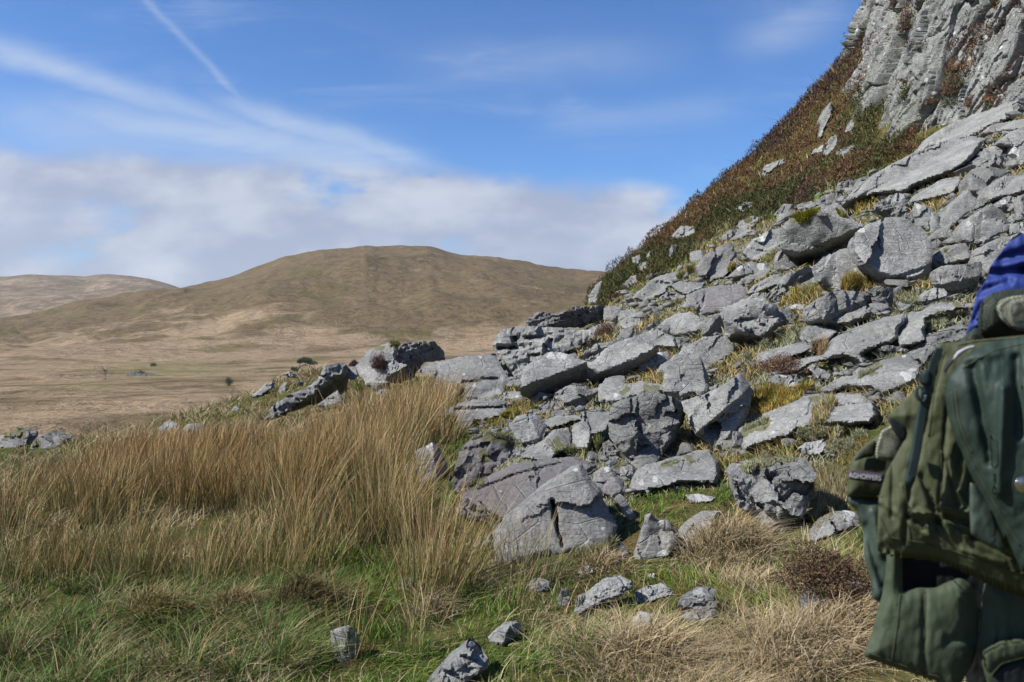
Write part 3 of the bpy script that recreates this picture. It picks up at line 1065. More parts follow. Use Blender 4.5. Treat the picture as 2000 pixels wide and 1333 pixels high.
R('A', "890,690 940,640 1050,620 1100,630 1080,680 1200,660 1380,690 1390,740 1240,740 1200,770 1000,830 880,810", 2.0, 0, [(890,800,1200,770,1)],
  "low flat slab below the hump-backed boulder with dry moss across it", moss=[(1100,690,50),(1290,715,50)], white=[(1010,770,18)])
R('A', "185,990 240,940 340,920 400,930 470,1010 430,1110 420,1150 350,1160 300,1140 240,1120 200,1040", .75, -.15, [(425,1150,340,925,1.0),(290,1140,430,1100,2.2)],
  "cube-like boulder casting a small black shadow on the slab to its right", plain=True)
R('A', "505,905 560,890 640,885 660,915 570,935 510,935", 1.2, 0, [], "little flat stone behind the cube-like boulder", name='stone')
R('A', "440,960 560,935 740,925 750,970 620,1000 500,1030 460,1010", 2.2, 0, [], "thin flat slab with orange moss on its edge behind the cube-like boulder", name='rock_slab', moss=[(690,1000,50)])
R('A', "745,905 980,900 970,1000 920,1060 830,1080 800,1190 690,1190 680,1010 740,980", 1.7, .1, [(690,1050,830,1075,.8)],
  "stepped slab lying against the left side of the pitted boulder", name='rock_slab')
R('A', "440,1140 520,1050 640,1030 670,1080 650,1180 560,1220 500,1300 280,1260 270,1220 360,1170", 1.9, 0, [], "gently sloping slab in front of the cube-like boulder", name='rock_slab', moss=[(560,1150,40)])
R('A', "910,1150 960,1120 1040,1200 1050,1270 960,1270 925,1240", .7, -.1, [(930,1260,1050,1200,1)], "small rough rock wedged under the left foot of the pitted boulder", rough=.7)
R('A', "320,900 380,860 470,820 590,815 600,860 500,900 430,915", 1.2, -.1, [], "broken low rock between orange grass and the squat angular block", rough=.4)
R('A', "130,750 200,735 270,745 280,780 200,800 135,800", 1.2, 0, [], "whitish small stone under the left end of the wedge boulder", name='stone', white=[(240,775,25)], mat=ROCK_PALE)
R('F', "1460,710 1560,640 1700,580 1900,560 2040,580 2060,680 1950,710 1800,730 1750,790 1680,830 1640,700", 1.7, -.1, [], "whale-backed slab rising behind the right end of the rushes", name='rock_slab', grooves=[(1640,640,2030,625,1.5,.2)])
R('A', "905,85 1000,75 1070,80 1060,170 990,180 920,180", 1.0, 0, [], "pale squarish block just right of the dark flaky skyline rock")
R('A', "1045,110 1150,95 1230,130 1180,155 1080,165 1040,150", 1.2, 0, [], "low rounded stone beside the pale squarish block near the skyline", name='stone')
R('A', "1030,200 1100,165 1220,170 1210,215 1120,240 1060,240", 1.3, 0, [], "flat stone just above the pointed upright stone", name='stone')
R('A', "1010,330 1060,260 1150,225 1160,280 1120,320 1060,350", .8, -.2, [(1120,330,1150,228,1.5)], "pointed upright stone with a dark right edge near brown heather", name='stone')
R('A', "1240,260 1290,210 1360,165 1360,200 1310,260", .5, .6, [], "small dark fin of rock pointing right beside a white stone", name='stone', white=[(1350,215,14)])
R('A', "1340,250 1400,180 1500,130 1580,120 1680,170 1680,230 1640,270 1560,290 1480,310 1420,290", 1.1, -.1, [(1390,235,1480,312,1.3),(1470,300,1690,250,1.2)], "smooth domed boulder with curved lower edge in the middle scree")
R('A', "1200,300 1300,260 1420,290 1470,320 1480,400 1340,390 1200,380 1130,330", 1.5, 0, [(1210,385,1480,390,1.4)], "slab lying under the smooth domed boulder", name='rock_slab')
R('A', "1680,220 1740,150 1830,125 1870,220 1840,280 1770,300 1690,300", .9, -.1, [(1690,305,1840,130,1.8)], "angular boulder with a black right side left of the wavy-cracked boulder")
R('A', "730,480 780,420 850,370 1000,340 1030,380 920,420 870,480 800,500", 1.2, 0, [(760,455,900,405,2,4),(780,490,880,450,1.5)], "splintered rock with dark gaps beneath the brown heather tuft", rough=.6)
R('A', "630,450 690,435 730,480 680,490", .9, .2, [], "small dark stone behind the wedge boulder's top", name='stone')
R('A', "1480,320 1540,310 1590,350 1560,390 1500,400", .9, 0, [], "small moss-edged stone between two smooth boulders", name='stone', rough=.6, moss=[(1560,330,25)])
R('F', "1350,340 1430,280 1560,260 1800,220 1950,200 2000,310 2060,400 2000,520 1850,560 1700,560 1720,450 1500,400", 1.8, -.1, [(1720,480,2000,470,1.2)], "broad pale bedrock slab standing behind the tallest rushes", name='rock_slab', white=[(1710,360,20),(1780,460,18),(1830,230,18)], grooves=[(1700,430,1990,400,1.6,.3)])
R('A', "0,470 110,460 160,510 190,580 60,640 0,650 -20,560", 1.2, -.1, [(60,540,190,520,1.6,4)], "cracked bedrock step at the foot of the layered outcrop", name='rock_outcrop', rough=.4, layer=8, cat='rock outcrop')
R('A', "0,680 60,660 220,620 280,590 270,700 130,700 70,740 0,750", 1.3, 0, [(0,735,270,690,1.4)], "shelf of thin rock plates left of the wedge boulder", name='rock_outcrop', rough=.5, layer=6, cat='rock outcrop')
# middle scree
R('D', "1040,930 1130,870 1200,830 1330,840 1450,870 1510,940 1490,1020 1420,1090 1340,1140 1240,1165 1120,1150 1075,1130 1070,1000", .75, -.1, [(1070,1125,1220,1070,2),(1220,1075,1345,1145,2),(1430,1090,1510,950,1)],
  "broad boulder with wavy veins across its front and a hollow below", rough=.3, grooves=[(1180,900,1400,1040,1.2,.05)], white=[(1420,870,18)])
R('D', "770,790 880,740 1000,720 1130,710 1210,740 1220,800 1140,850 1100,900 1010,910 880,945 830,880 780,850", 1.5, -.1, [(780,850,1010,850,.8)], "wide faint-purple slab behind the wavy-veined boulder", name='rock_slab', purple=.5)
R('D', "840,560 900,490 1000,420 1110,380 1150,480 1180,540 1110,590 1050,640 960,670 890,640 860,600", 1.1, -.2, [(880,640,1060,640,1.4)], "steep triangular boulder close under the heather slope")
R('D', "1085,650 1160,580 1260,530 1390,550 1410,590 1370,640 1280,680 1190,660", 1.2, -.1, [(1085,655,1215,628,2.5)], "flat rock with several white patches on its upper edge", white=[(1340,547,36),(1175,577,24),(1205,568,18),(1250,548,15)])
R('D', "1210,450 1290,350 1380,300 1490,270 1530,330 1490,400 1440,450 1330,500 1280,510", 1.1, -.1, [], "boulder with a big white lichen blotch left of the moss-topped boulder", white=[(1362,366,36)])
R('C', "110,1170 120,1060 230,960 420,890 540,880 620,980 740,1050 700,1130 620,1220 440,1300 300,1365 195,1340 150,1240", .95, -.15, [(140,1235,262,1258,2.2),(240,1260,700,1068,3.0),(610,1010,740,1060,1.0)],
  "huge moss-topped boulder with a sharp-edged black underside", moss=[(200,1000,40),(270,960,40),(300,1000,40)], detail=3.2, plain=True)
R('D', "1460,530 1480,450 1560,430 1570,520 1660,560 1530,600 1480,590", .6, .2, [(1490,600,1660,555,1.5)], "grey block propping up the left end of the moss-topped boulder")
R('P', "1590,520 1608,502 1640,488 1665,482 1690,520 1700,545 1680,565 1650,575 1630,562 1600,550", .9, 0, [], "rounded brownish boulder under the black underside of the moss-topped boulder")
R('D', "1500,690 1550,620 1700,570 1780,600 1830,660 1760,690 1620,720 1560,740", .8, .3, [(1530,720,1600,630,1.3)], "long dark rock below the moss-topped boulder with a shadowed left hollow")
R('D', "1220,780 1310,700 1420,640 1500,620 1520,690 1440,720 1340,760", 1.4, -.1, [(1225,785,1500,680,2.4)], "lean rock ledge with a dark lower lip above the wavy-veined boulder")
R('D', "620,710 720,680 900,690 880,740 780,780 680,750", 1.7, 0, [], "flat grey plate of rock in the upper middle scree", name='rock_slab')
R('D', "350,800 430,730 530,650 680,605 700,660 620,720 600,770 520,800 420,830", 1.4, -.1, [], "long pale slab bordering the heather at the foot of the slope", name='rock_slab')
R('D', "560,800 620,750 760,790 700,820 600,830", .7, .1, [], "heap-like flaky dark rock at the lower end of the pale bordering slab", rough=1., layer=4)
R('D', "1150,250 1180,215 1270,170 1340,180 1300,230 1200,270", 1.4, 0, [], "mossy flat-topped rock on the upper edge of the scree by the heather", moss=[(1260,195,40)])
R('D', "1035,320 1100,280 1230,260 1280,280 1190,340 1060,370", 1.2, 0, [(1050,350,1280,290,1)], "dark layered rock just below the mossy flat-topped rock", rough=.5)
R('D', "650,320 720,250 820,255 830,310 740,345 680,350", .8, -.1, [], "pale boulder jutting out of the heather near the skyline", mat=ROCK_PALE)
R('D', "1165,110 1220,60 1285,60 1280,95 1200,140", .8, -.1, [], "pale rock lying alone higher up in the green-brown heather", mat=ROCK_PALE)
R('D', "620,440 650,400 690,390 670,480 625,500", .6, -.1, [], "narrow pale stone half buried in heather below the jutting pale boulder", name='stone', mat=ROCK_PALE)
R('D', "385,580 420,530 460,520 455,570 400,605", .7, -.1, [], "small white-grey stone in heather at the lower slope", name='stone', mat=ROCK_PALE)
R('D', "335,500 400,470 410,500 395,545 340,550", .7, -.1, [], "skyline stone sticking out of the lower heather ridge", name='stone', mat=ROCK_PALE)
R('D', "265,700 330,640 385,625 370,690 280,740", 1., -.1, [], "pale slab in brown heather near the slope's lower end", name='rock_slab', mat=ROCK_PALE)
R('D', "0,790 60,700 100,680 80,770 60,850 0,850", .8, -.2, [], "pale rock at the very foot of the heather nose", mat=ROCK_PALE)
R('D', "450,480 480,430 490,470 470,515 445,510", .6, -.1, [], "thin upright stone near the skyline bush", name='stone', mat=ROCK_PALE)
R('D', "1480,880 1560,900 1620,960 1590,1000 1500,1030 1470,960", 1., 0, [(1500,1030,1620,960,1)], "cracked rock filling the gap right of the wavy-veined boulder", rough=.5)
R('D', "1560,875 1600,862 1680,864 1692,890 1600,897", 1.4, 0, [], "bright white flat stone under the yellow-green grass tuft", name='stone', white=1.)
R('D', "1380,800 1440,740 1520,700 1540,750 1500,830 1450,840", .9, 0, [], "small pale rubble rock below the lean ledge", rough=.5)
R('D', "1210,830 1300,770 1390,770 1380,830 1280,850", 1.1, 0, [], "small flat rock directly above the wavy-veined boulder", name='stone')
TILES['J'] = (1400, 0, 3.3333)
R('J', "295,1135 310,1080 430,1030 442,1060 360,1115 310,1168", .8, -.1, [], "grey outcrop in the middle of the heather slope", name='rock_outcrop', cat='rock outcrop', mat=ROCK_FAR, rough=.3)
R('J', "650,905 680,800 740,655 765,700 725,800 692,890", .5, -.2, [], "tall narrow grey outcrop high in the heather left of the crag", name='rock_outcrop', cat='rock outcrop', mat=ROCK_FAR)
R('J', "685,1015 740,900 792,865 785,950 720,1022", .5, -.2, [], "pale tilted outcrop below the tall narrow one in the heather", name='rock_outcrop', cat='rock outcrop', mat=ROCK_FAR)
R('J', "825,865 880,755 905,800 872,866", .5, -.2, [], "small blocky outcrop against the lower left edge of the crag", name='rock_outcrop', cat='rock outcrop', rough=.5)
R('J', "608,1012 640,968 702,938 690,992", .7, -.1, [], "low pale rocks left of the tilted outcrop in the heather", mat=ROCK_PALE, rough=.4)
R('J', "770,1010 830,960 910,940 905,965 820,1020", 1., -.1, [], "broken ledge of pale rocks at the upper edge of the bilberry band", mat=ROCK_PALE, rough=.6)
R('J', "103,1182 130,1155 205,1148 190,1168", .8, 0, [], "small pale stone at the heather skyline on the middle slope", name='stone', mat=ROCK_PALE)
# right-hand slabs
R('B', "705,220 720,160 800,100 900,50 1100,45 1200,70 1240,180 1180,240 1100,280 1000,310 880,310 780,310 730,280", .85, .05, [(725,278,820,240,1.2),(790,262,1240,205,1.8),(880,250,800,60,.35)],
  "blocky boulder with smooth left end and pocked right face over a black gap", rough=.35, detail=2.6)
R('B', "1195,30 1250,0 1370,10 1375,130 1350,180 1260,180 1240,80", .6, .1, [(1345,185,1300,0,1.2)], "upright knuckle of rock at the right end of the blocky boulder", rough=.4)
R('B', "1585,120 1620,50 1700,10 1770,20 1810,70 1720,110 1640,145", .9, -.1, [(1585,125,1815,72,2.2)], "egg-shaped small boulder resting on pale green moss")
R('B', "665,370 720,310 800,300 940,345 900,395 820,420 740,450 690,420", 1.2, .2, [], "flat rock in shade below the blocky boulder", name='rock_slab')
R('B', "870,500 1000,380 1130,310 1300,250 1460,215 1450,290 1400,360 1420,400 1300,460 1150,530 1200,590 1130,610 1000,540 930,555 860,545", 1.9, -.1, [(870,545,1020,515,2)], "sloping bedrock slab with short dark cracks right of the blocky boulder", name='rock_slab', grooves=[(1160,430,1280,400,1.3,.12),(1280,385,1350,395,1.5,.12),(1230,345,1280,375,1.3,.1),(1340,290,1410,380,1.3,.1)])
R('B', "400,740 480,670 600,600 860,540 1000,560 800,590 680,640 620,680 480,690", 1.7, -.2, [(480,690,860,568,3)], "thin overhanging slab lip above orange grass", name='rock_slab')
R('B', "330,530 480,480 690,435 740,470 690,520 560,560 400,600 340,590", 1.8, -.1, [], "smooth slab between pale moss and brown heather", name='rock_slab')
R('B', "715,640 750,605 900,690 870,740 790,720", .9, .1, [], "tilted shard of stone in the dark hollow under the slab lip", name='stone')
R('B', "400,740 480,690 620,690 640,780 560,790 440,760", .9, -.1, [], "white-blotched block supporting the overhanging slab lip", white=[(590,750,45),(520,690,40),(530,810,40)], rough=.4)
R('B', "830,800 1000,730 1150,640 1300,570 1500,530 1600,620 1560,740 1450,790 1300,850 1200,800 1050,790 900,830", 2.6, -.2, [], "large tilted slab with moss seams and a white lichen splash behind the zip", name='rock_slab', white=[(1500,685,62),(1470,540,25)], moss=[(1200,640,45),(1130,690,40),(1260,610,35)], detail=3.6)
R('B', "190,1130 220,1080 400,1000 600,880 850,850 1100,840 1200,900 1230,1010 1170,1080 900,1080 620,1130 560,1180 440,1210 240,1290 200,1240", 2.2, -.15, [], "largest flat bedrock slab with a thin broken crack and moss on its left corner", plain=True, name='rock_slab',
  grooves=[(900,950,1180,900,1.4,.10),(740,1060,760,1020,2,.1),(380,1110,560,1120,1.3,.08)], moss=[(240,1110,50),(370,1070,45),(780,840,60),(1190,850,40)], white=[(440,1140,20),(1210,925,26)], detail=3.6)
R('B', "1400,420 1560,220 1750,130 1900,130 1960,170 1640,260 1620,340 1650,420 1450,470", 2.6, -.1, [], "bluish smooth slab between two pale moss mats", name='rock_slab', moss=[(1850,100,60)])
R('B', "1295,480 1320,455 1480,460 1540,510 1400,505 1310,505", .3, .3, [], "small dark flake of rock lying on the sloping bedrock", name='stone', rough=.6)
R('B', "1560,560 1650,470 1750,370 1900,300 1980,330 1980,420 1750,460 1680,540 1620,610", 1.2, -.1, [(1560,560,1700,500,1.5)], "rough rusty-veined rock directly left of the blue fabric", rough=.8)
R('B', "130,1130 190,1140 205,1280 120,1300", .4, .2, [], "narrow upright stone between the split boulder and the largest slab", name='stone')
R('B', "640,1270 720,1220 830,1200 850,1260 800,1310 660,1310", 1., 0, [], "pale crumbly rock among moss below the largest slab", rough=.8, mat=ROCK_PALE)
# under the crag
R('P', "1667,472 1670,455 1690,440 1730,425 1765,425 1800,445 1818,470 1822,500 1820,535 1800,550 1770,555 1740,545 1710,530 1685,510 1670,490", .75, -.05, [(1690,522,1752,538,1.2),(1740,541,1826,512,1.8)],
  "biggest rounded boulder with a smooth oval face left of the blue fabric", white=[(1682,449,7),(1700,460,3)], detail=3, plain=True)
R('C', "575,870 720,790 760,720 900,610 1100,500 1400,390 1560,360 1660,380 1630,450 1500,590 1300,680 1150,740 1100,780 900,800 840,810 740,830 680,850 600,900", 1.1, -.25, [(720,792,1330,540,1.6),(720,815,1110,780,1.6)],
  "longest grey slab leaning up the scree toward the crag foot", plain=True, name='rock_slab', detail=3.2)
R('C', "1120,500 1250,400 1380,280 1600,180 1900,75 1970,140 1900,200 1700,280 1580,350 1400,390 1250,450", 1.3, -.2, [(1560,350,1690,290,2)], "long smooth ramp of rock along the bottom of the crag", plain=True, name='rock_slab', grooves=[(1640,230,1720,180,2,.3)])
R('C', "1690,310 1750,260 2000,210 2060,220 2060,270 1900,300 1780,320 1700,350", 1.1, 0, [(1690,330,2060,255,2)], "flat roof-like block above a black gap at the right under the crag", name='rock_slab')
R('C', "1780,400 1850,350 2000,280 2080,280 2080,520 1980,560 1960,500 1900,470 1920,420", .8, -.1, [], "pale boulder with a white streak at the right edge under the crag", white=[(1910,450,35),(1930,490,30)])
R('C', "1690,450 1780,420 1900,440 1960,560 1880,590 1720,580", .8, -.1, [], "roundish boulder with ring-like markings beside the white-streaked boulder", rough=.4)
R('C', "1570,690 1600,610 1750,590 1940,620 1850,650 1760,690 1720,740 1730,790 1640,810 1580,760", .9, 0, [(1580,770,1730,760,1.5),(1730,735,1860,640,1.5)], "brownish-grey boulder with a sharp diagonal edge below the ring-marked boulder")
R('C', "1730,740 1850,660 2060,640 2060,760 1950,800 1800,830 1720,870 1700,820", .9, 0, [(1710,850,2060,740,1.5)], "wide block at the right edge overlapping the brownish-grey boulder")
R('C', "1340,1040 1400,930 1480,850 1560,770 1640,850 1690,890 1600,930 1500,1000 1430,1060 1380,1080", .9, -.2, [(1400,1070,1690,875,2.6)], "sharp-ridged boulder with a deep black lower right side", plain=True)
R('C', "1510,1100 1560,1010 1660,930 1740,880 1820,930 1880,1040 1870,1090 1760,1130 1700,1180 1600,1190 1530,1150", .8, -.05, [(1520,1150,1620,1190,1.5),(1620,1185,1880,1075,1.4)], "tent-shaped boulder with a white spot right of the sharp-ridged boulder", white=[(1570,1030,24),(1690,965,18)])
R('C', "1790,870 1880,815 1960,830 1950,900 1900,940 1820,930", .8, 0, [(1800,900,1960,890,1.5)], "white-topped small rock high at the right edge", white=[(1840,850,40)], rough=.4)
R('C', "1950,820 2060,770 2060,940 1980,940", .8, .1, [], "grey block cut by the right picture edge next to the white-topped rock")
R('C', "1870,1000 1900,950 1980,945 1990,990 1890,1015", .9, 0, [], "small oval stone below the white-topped rock", name='stone')
R('C', "1100,860 1200,780 1350,690 1500,660 1480,740 1430,800 1300,830 1180,860", 1.4, -.1, [(1150,850,1480,745,1.6)], "flat tilted slab in front of the longest leaning slab", name='rock_slab', moss=[(1380,840,50),(1480,780,45)])
R('C', "820,910 880,850 1000,795 1070,800 1090,880 1080,940 960,970 850,935", 1., 0, [(830,925,1090,900,1.6)], "flaky rock with a big white top right of the orange grass tuft", rough=.8, layer=6, white=[(1010,820,50),(960,840,30)])
R('C', "1040,990 1080,940 1180,940 1190,1010 1130,1030 1080,1030", .8, .1, [], "small dark-gapped rock behind the biggest rounded boulder", name='stone', rough=.5)
R('C', "1190,1000 1150,870 1230,890 1330,960 1330,1060 1270,1090 1200,1050", .9, 0, [], "upright shard with a white tip behind the biggest rounded boulder", white=[(1170,890,28)])
R('C', "1330,1110 1400,1070 1500,1100 1490,1150 1380,1160", 1., 0, [(1330,1135,1500,1140,1.4)], "low flat stone below the sharp-ridged boulder", name='stone')
R('K', "555,210 620,130 740,110 785,200 700,220 600,240", .9, 0, [(560,215,785,190,1.6)], "wedge of rock with a pale mossy edge stacked on a darker block", moss=[(640,180,30)])
R('K', "575,270 600,250 700,240 830,220 835,290 810,360 700,395 620,370 580,320", .7, -.05, [(600,350,830,300,1.6),(690,395,680,240,.4)], "two-faced block beside the biggest rounded boulder's right edge")
R('K', "830,230 870,120 950,70 1060,50 1120,60 1060,150 960,220 900,290 850,280", .8, -.1, [], "brownish boulder partly hidden by the blue fabric")
R('C', "1265,1180 1330,1145 1370,1180 1320,1230 1280,1240", .8, 0, [], "small stone at the right shoulder of the biggest rounded boulder", name='stone')
R('C', "1890,1050 1960,1020 2060,1020 2060,1110 1900,1110", .9, 0, [], "low block just above the blue fabric at the right edge")
R('C', "550,770 560,710 680,690 770,660 740,720 650,780", 1.1, 0, [], "stack-like broken rock at the top edge of the scree", rough=1., layer=5)
R('C', "380,850 470,800 560,800 570,860 480,880 400,880", 1.1, 0, [], "broken rock between heather and moss-topped boulder", rough=.8)
R('C', "40,960 120,880 200,880 190,930 100,980", 1.0, 0, [], "greyish rubble rock left above the moss-topped boulder", rough=.7)
R('C', "385,950 440,900 530,950 510,975 400,968", 1.1, 0, [], "small flat stone perched on top of the moss-topped boulder", name='stone', y=16.5)
R('C', "200,910 260,870 350,850 380,880 290,910", 1.0, 0, [], "thin rubble rock against the heather above the moss-topped boulder", rough=.7)
R('C', "-60,1160 -20,1090 100,1080 110,1150 0,1240", 1.0, 0, [], "greenish boulder touching the left end of the moss-topped boulder", moss=[(110,1110,25)])
R('C', "1530,590 1640,510 1680,500 1670,580 1560,600", .9, 0, [], "cracked small rock at the upper end of the longest leaning slab", name='stone', rough=.7)
R('C', "1940,60 2060,0 2060,150 1960,130", .2, .4, [], "dark overhanging block at the right picture edge at the crag foot")
# foreground rocks
R('E', "475,880 520,830 700,690 900,530 1000,470 1130,370 1200,480 1280,560 1330,720 1400,830 1370,900 1330,970 1180,1010 1050,1020 850,1080 600,1130 520,1090 480,980", .85, -.12, [(1355,905,1120,365,.55),(520,1090,660,820,.25)],
  "big triangular slab with a dark vertical slot in its face", plain=True, name='rock_slab', grooves=[(912,640,945,800,3.2,.25),(945,800,990,985,2.2,.16)], white=[(1325,850,26),(1180,1000,60),(780,680,12),(1100,385,20)], purple=.15, detail=3.2, thick=.9)
R('E', "210,640 250,580 400,470 600,370 900,320 1080,310 1180,340 1240,380 1130,470 1000,560 900,630 700,790 560,800 440,740 380,660", 1.7, -.1, [], "long purple-grey slab behind the big triangular slab", name='rock_slab', purple=1., grooves=[(260,580,600,440,1.4,.07),(600,440,980,340,1.3,.06)], white=[(510,560,12),(280,630,26)], sink=.25, detail=3.4)
R('E', "140,530 170,360 200,230 300,140 420,120 580,150 600,220 570,290 480,350 420,430 330,470 260,520 200,550", .8, -.1, [], "rough purple-grey rounded boulder with mossy top left of the purple-grey slab", rough=.65, purple=.7, moss=[(430,130,60),(560,160,50),(400,290,40)])
R('E', "1240,430 1320,370 1380,390 1450,470 1510,570 1430,580 1380,600 1290,560 1230,480", .9, -.1, [(1500,585,1335,365,1.3)], "pointed rock with a dark right edge behind the big triangular slab", purple=.4, white=[(1345,380,26)])
R('P', "1228,955 1240,932 1280,912 1325,898 1360,890 1385,878 1405,900 1407,930 1402,948 1330,945 1270,960 1240,965", 1.7, -.05, [], "flat slab with two white blotches in front of the black cavity", name='rock_slab', white=[(1253,941,7),(1280,936,8)], moss=[(1300,903,14),(1345,897,10)])
R('E', "1400,620 1440,580 1470,600 1580,760 1510,800 1440,720", .8, .2, [(1450,730,1400,620,.8)], "plank-shaped stone leaning beside the big triangular slab", name='stone')
R('E', "1530,1110 1570,1020 1600,930 1640,830 1640,760 1690,720 1720,780 1810,790 1890,880 1880,960 1830,1040 1750,1070 1640,1090", .5, -.1, [(1835,1045,1840,780,.8)], "upright pointed stone with a bluish face and white lichened foot", white=[(1640,1110,34),(1800,1080,60),(1790,800,30)])
R('E', "1310,1060 1350,990 1430,940 1500,1010 1530,1060 1480,1100 1380,1120 1320,1120", .9, 0, [], "mossy pale rock left of the upright pointed stone", rough=.5, moss=[(1450,990,60)], white=[(1490,1050,40),(1420,1110,30)])
R('E', "160,700 230,630 320,640 400,700 420,760 380,810 300,790 200,740", .7, 0, [(210,750,420,760,1)], "dark crumbly rock at the lower left corner of the purple-grey slab", rough=1.)
R('E', "300,1000 350,940 420,890 430,960 340,1000", .7, -.3, [], "thin shard in the grass left of the big triangular slab", name='stone')
R('E', "580,250 620,210 700,220 680,280 610,290", .9, 0, [], "small round rock above the purple-grey slab", name='stone', rough=.6)
R('E', "1330,340 1400,290 1480,320 1580,420 1540,470 1440,440 1370,390", .9, 0, [(1380,400,1560,470,1.4)], "mossy block directly under the pitted boulder", moss=[(1440,320,40)])
R('E', "1190,290 1210,270 1240,370 1200,360", .4, .1, [], "tiny upright stone standing at the top of the purple-grey slab", name='stone')
R('E', "445,1100 470,1060 510,1080 500,1130 450,1160", .7, -.2, [], "small white stone at the left foot of the big triangular slab", name='stone', white=[(470,1110,40)])
R('E', "1115,1200 1150,1150 1220,1140 1235,1180 1160,1210", .9, 0, [], "white quartz lump in the grass below the big triangular slab", name='stone', white=1.)
R('E', "780,1250 830,1235 890,1280 900,1320 830,1330 770,1320", .9, 0, [], "white-topped low stone among dry stems at the path's edge", name='stone', white=[(840,1270,60)], mat=ROCK_PALE)
R('G', "1155,350 1220,280 1300,230 1360,215 1350,270 1260,320 1220,400 1180,390", .9, -.1, [], "leaning grey stone half covered by a straw tussock", white=[(1240,320,18),(1235,380,30)])
R('H', "1225,950 1280,880 1400,860 1520,860 1640,840 1700,930 1680,1050 1640,1150 1600,1250 1500,1290 1420,1230 1350,1180 1250,1100", .5, -.2, [(1400,1240,1640,1150,1.2),(1250,1080,1400,1210,.8)], "lumpy convoluted boulder topped with pale moss", rough=1., detail=2.4, mat=ROCK_ROUGH, thick=.7)
R('G', "715,650 770,600 860,530 960,520 970,550 900,600 800,630 730,690", 1.3, -.1, [(720,690,960,530,.6)], "long blade of layered stone lying in green grass", name='rock_slab', layer=6)
R('G', "965,600 1040,560 1110,540 1150,580 1060,610 980,620", 1.5, 0, [], "low flat stone with pale edges in the straw grass", name='stone', mat=ROCK_PALE, layer=4)
R('G', "960,700 1000,660 1060,670 1050,710 980,740", .9, 0, [], "white lumpy stone below the low flat pale-edged stone", name='stone', white=1.)
R('G', "1160,640 1210,590 1260,555 1330,560 1340,660 1280,715 1190,690", .9, -.05, [(1160,665,1290,715,1)], "bluish rock with white crest sunk in straw grass", white=[(1255,572,30)], rough=.5, moss=[(1150,640,30)])
R('G', "1710,660 1740,590 1800,540 1900,520 1990,530 2000,610 1930,640 1870,660 1830,720 1760,740 1720,720", .6, -.1, [], "pale bluish lumpy rock close to the olive garment", rough=.7, mat=ROCK_PALE, moss=[(1850,560,34)])
R('G', "335,770 400,720 480,700 490,740 420,800 350,790", .8, -.3, [(400,800,440,705,1.5)], "small two-sided rock with a black right face in green grass", name='stone')
R('G', "60,975 180,860 270,785 340,860 340,900 250,965 100,1010 60,1010", .8, -.15, [(250,970,345,860,.8)], "pale rough slab cut by the bottom picture edge", mat=ROCK_PALE, rough=.3)
R('G', "1195,150 1260,145 1330,160 1310,180 1220,185", 1.7, 0, [], "flat whitish stone lying in grass below the white-blotched slab", name='stone', mat=ROCK_PALE, white=[(1260,165,50)])
R('G', "490,560 540,515 600,520 610,560 540,580", .9, 0, [], "pale stone behind thin green stems", name='stone', mat=ROCK_PALE)
R('G', "640,600 660,560 690,555 700,620 650,640", .6, 0, [], "small pale stone screened by green rush stems", name='stone', mat=ROCK_PALE)
R('G', "1730,340 1790,290 1900,220 1940,230 1950,280 1860,310 1760,360", 1., -.1, [], "white-tipped stone leaning out of grass beside the garment's left edge", white=[(1915,235,30)])
R('G', "1030,490 1070,490 1060,510 1035,508", .8, 0, [], "tiny white stone in the grass under the upright pointed stone", name='stone', white=1.)
R('G', "730,490 790,455 800,480 740,500", .9, 0, [], "white streaky stone in moss left of the upright pointed stone", name='stone', white=1.)
R('I', "1435,850 1500,835 1560,880 1545,960 1480,990 1440,970", .35, -.1, [(1510,985,1520,835,.8)], "whitish block standing among thin rushes", mat=ROCK_PALE, white=[(1480,910,60)])
R('I', "1710,680 1750,620 1790,620 1780,680", .7, 0, [], "pinkish-white small stone at the edge of the green path", name='stone', mat=ROCK_PALE)
R('F', "1160,260 1220,115 1480,105 1500,140 1545,180 1560,250 1440,270 1350,330 1300,400 1200,420 1180,300", .05, 1.0, [(1350,330,1560,240,.8)], "black shaded block forming the right half of the rock tower behind the rushes", rough=.8, layer=9, y=23.5)
R('F', "855,310 980,165 1120,115 1210,125 1190,190 1170,250 1260,290 1280,340 1220,440 1130,430 1090,470 1000,500 930,450 890,380", .85, -.3, [(1110,440,1280,310,2.6),(1150,270,1205,120,1.2)], "sunlit grey rock tower with a heather tuft and mossy top", moss=[(1170,125,50),(1040,140,35)], y=22.5)
R('F', "1110,290 1150,260 1270,295 1180,360 1130,370", .9, -.3, [(1130,372,1270,295,2.5)], "jutting ledge stone on the front of the rock tower", y=22.2)
R('F', "410,500 560,400 640,290 780,280 820,330 800,400 790,500 740,530 640,560 530,610 400,640 300,660 170,740 160,700 200,620 330,530", .7, .25, [(280,665,610,462,3.0),(610,470,800,305,3.0)], "long wedge of dark layered rock left of the rock tower", rough=.4, layer=8, y=20)
R('F', "530,620 620,560 720,490 750,540 740,590 600,630", .9, -.2, [], "pale triangular slab under the long dark wedge", y=19.3)
R('F', "800,330 860,310 880,380 840,410 800,400", .8, 0, [], "small rock between the wedge and the rock tower", name='stone', y=22)
R('F', "1325,970 1400,930 1460,890 1520,950 1570,1050 1570,1130 1480,1200 1400,1230 1330,1180", .45, -.1, [(1495,1190,1455,885,2.2)], "pointed white-tipped rock with a black right side beside the rushes", plain=True, white=[(1445,920,38),(1465,985,28)], purple=.3)
R('F', "1200,1150 1250,1080 1310,1050 1310,1130 1230,1160", .8, 0, [], "small rock at the left foot of the white-tipped rock", name='stone', rough=.5)
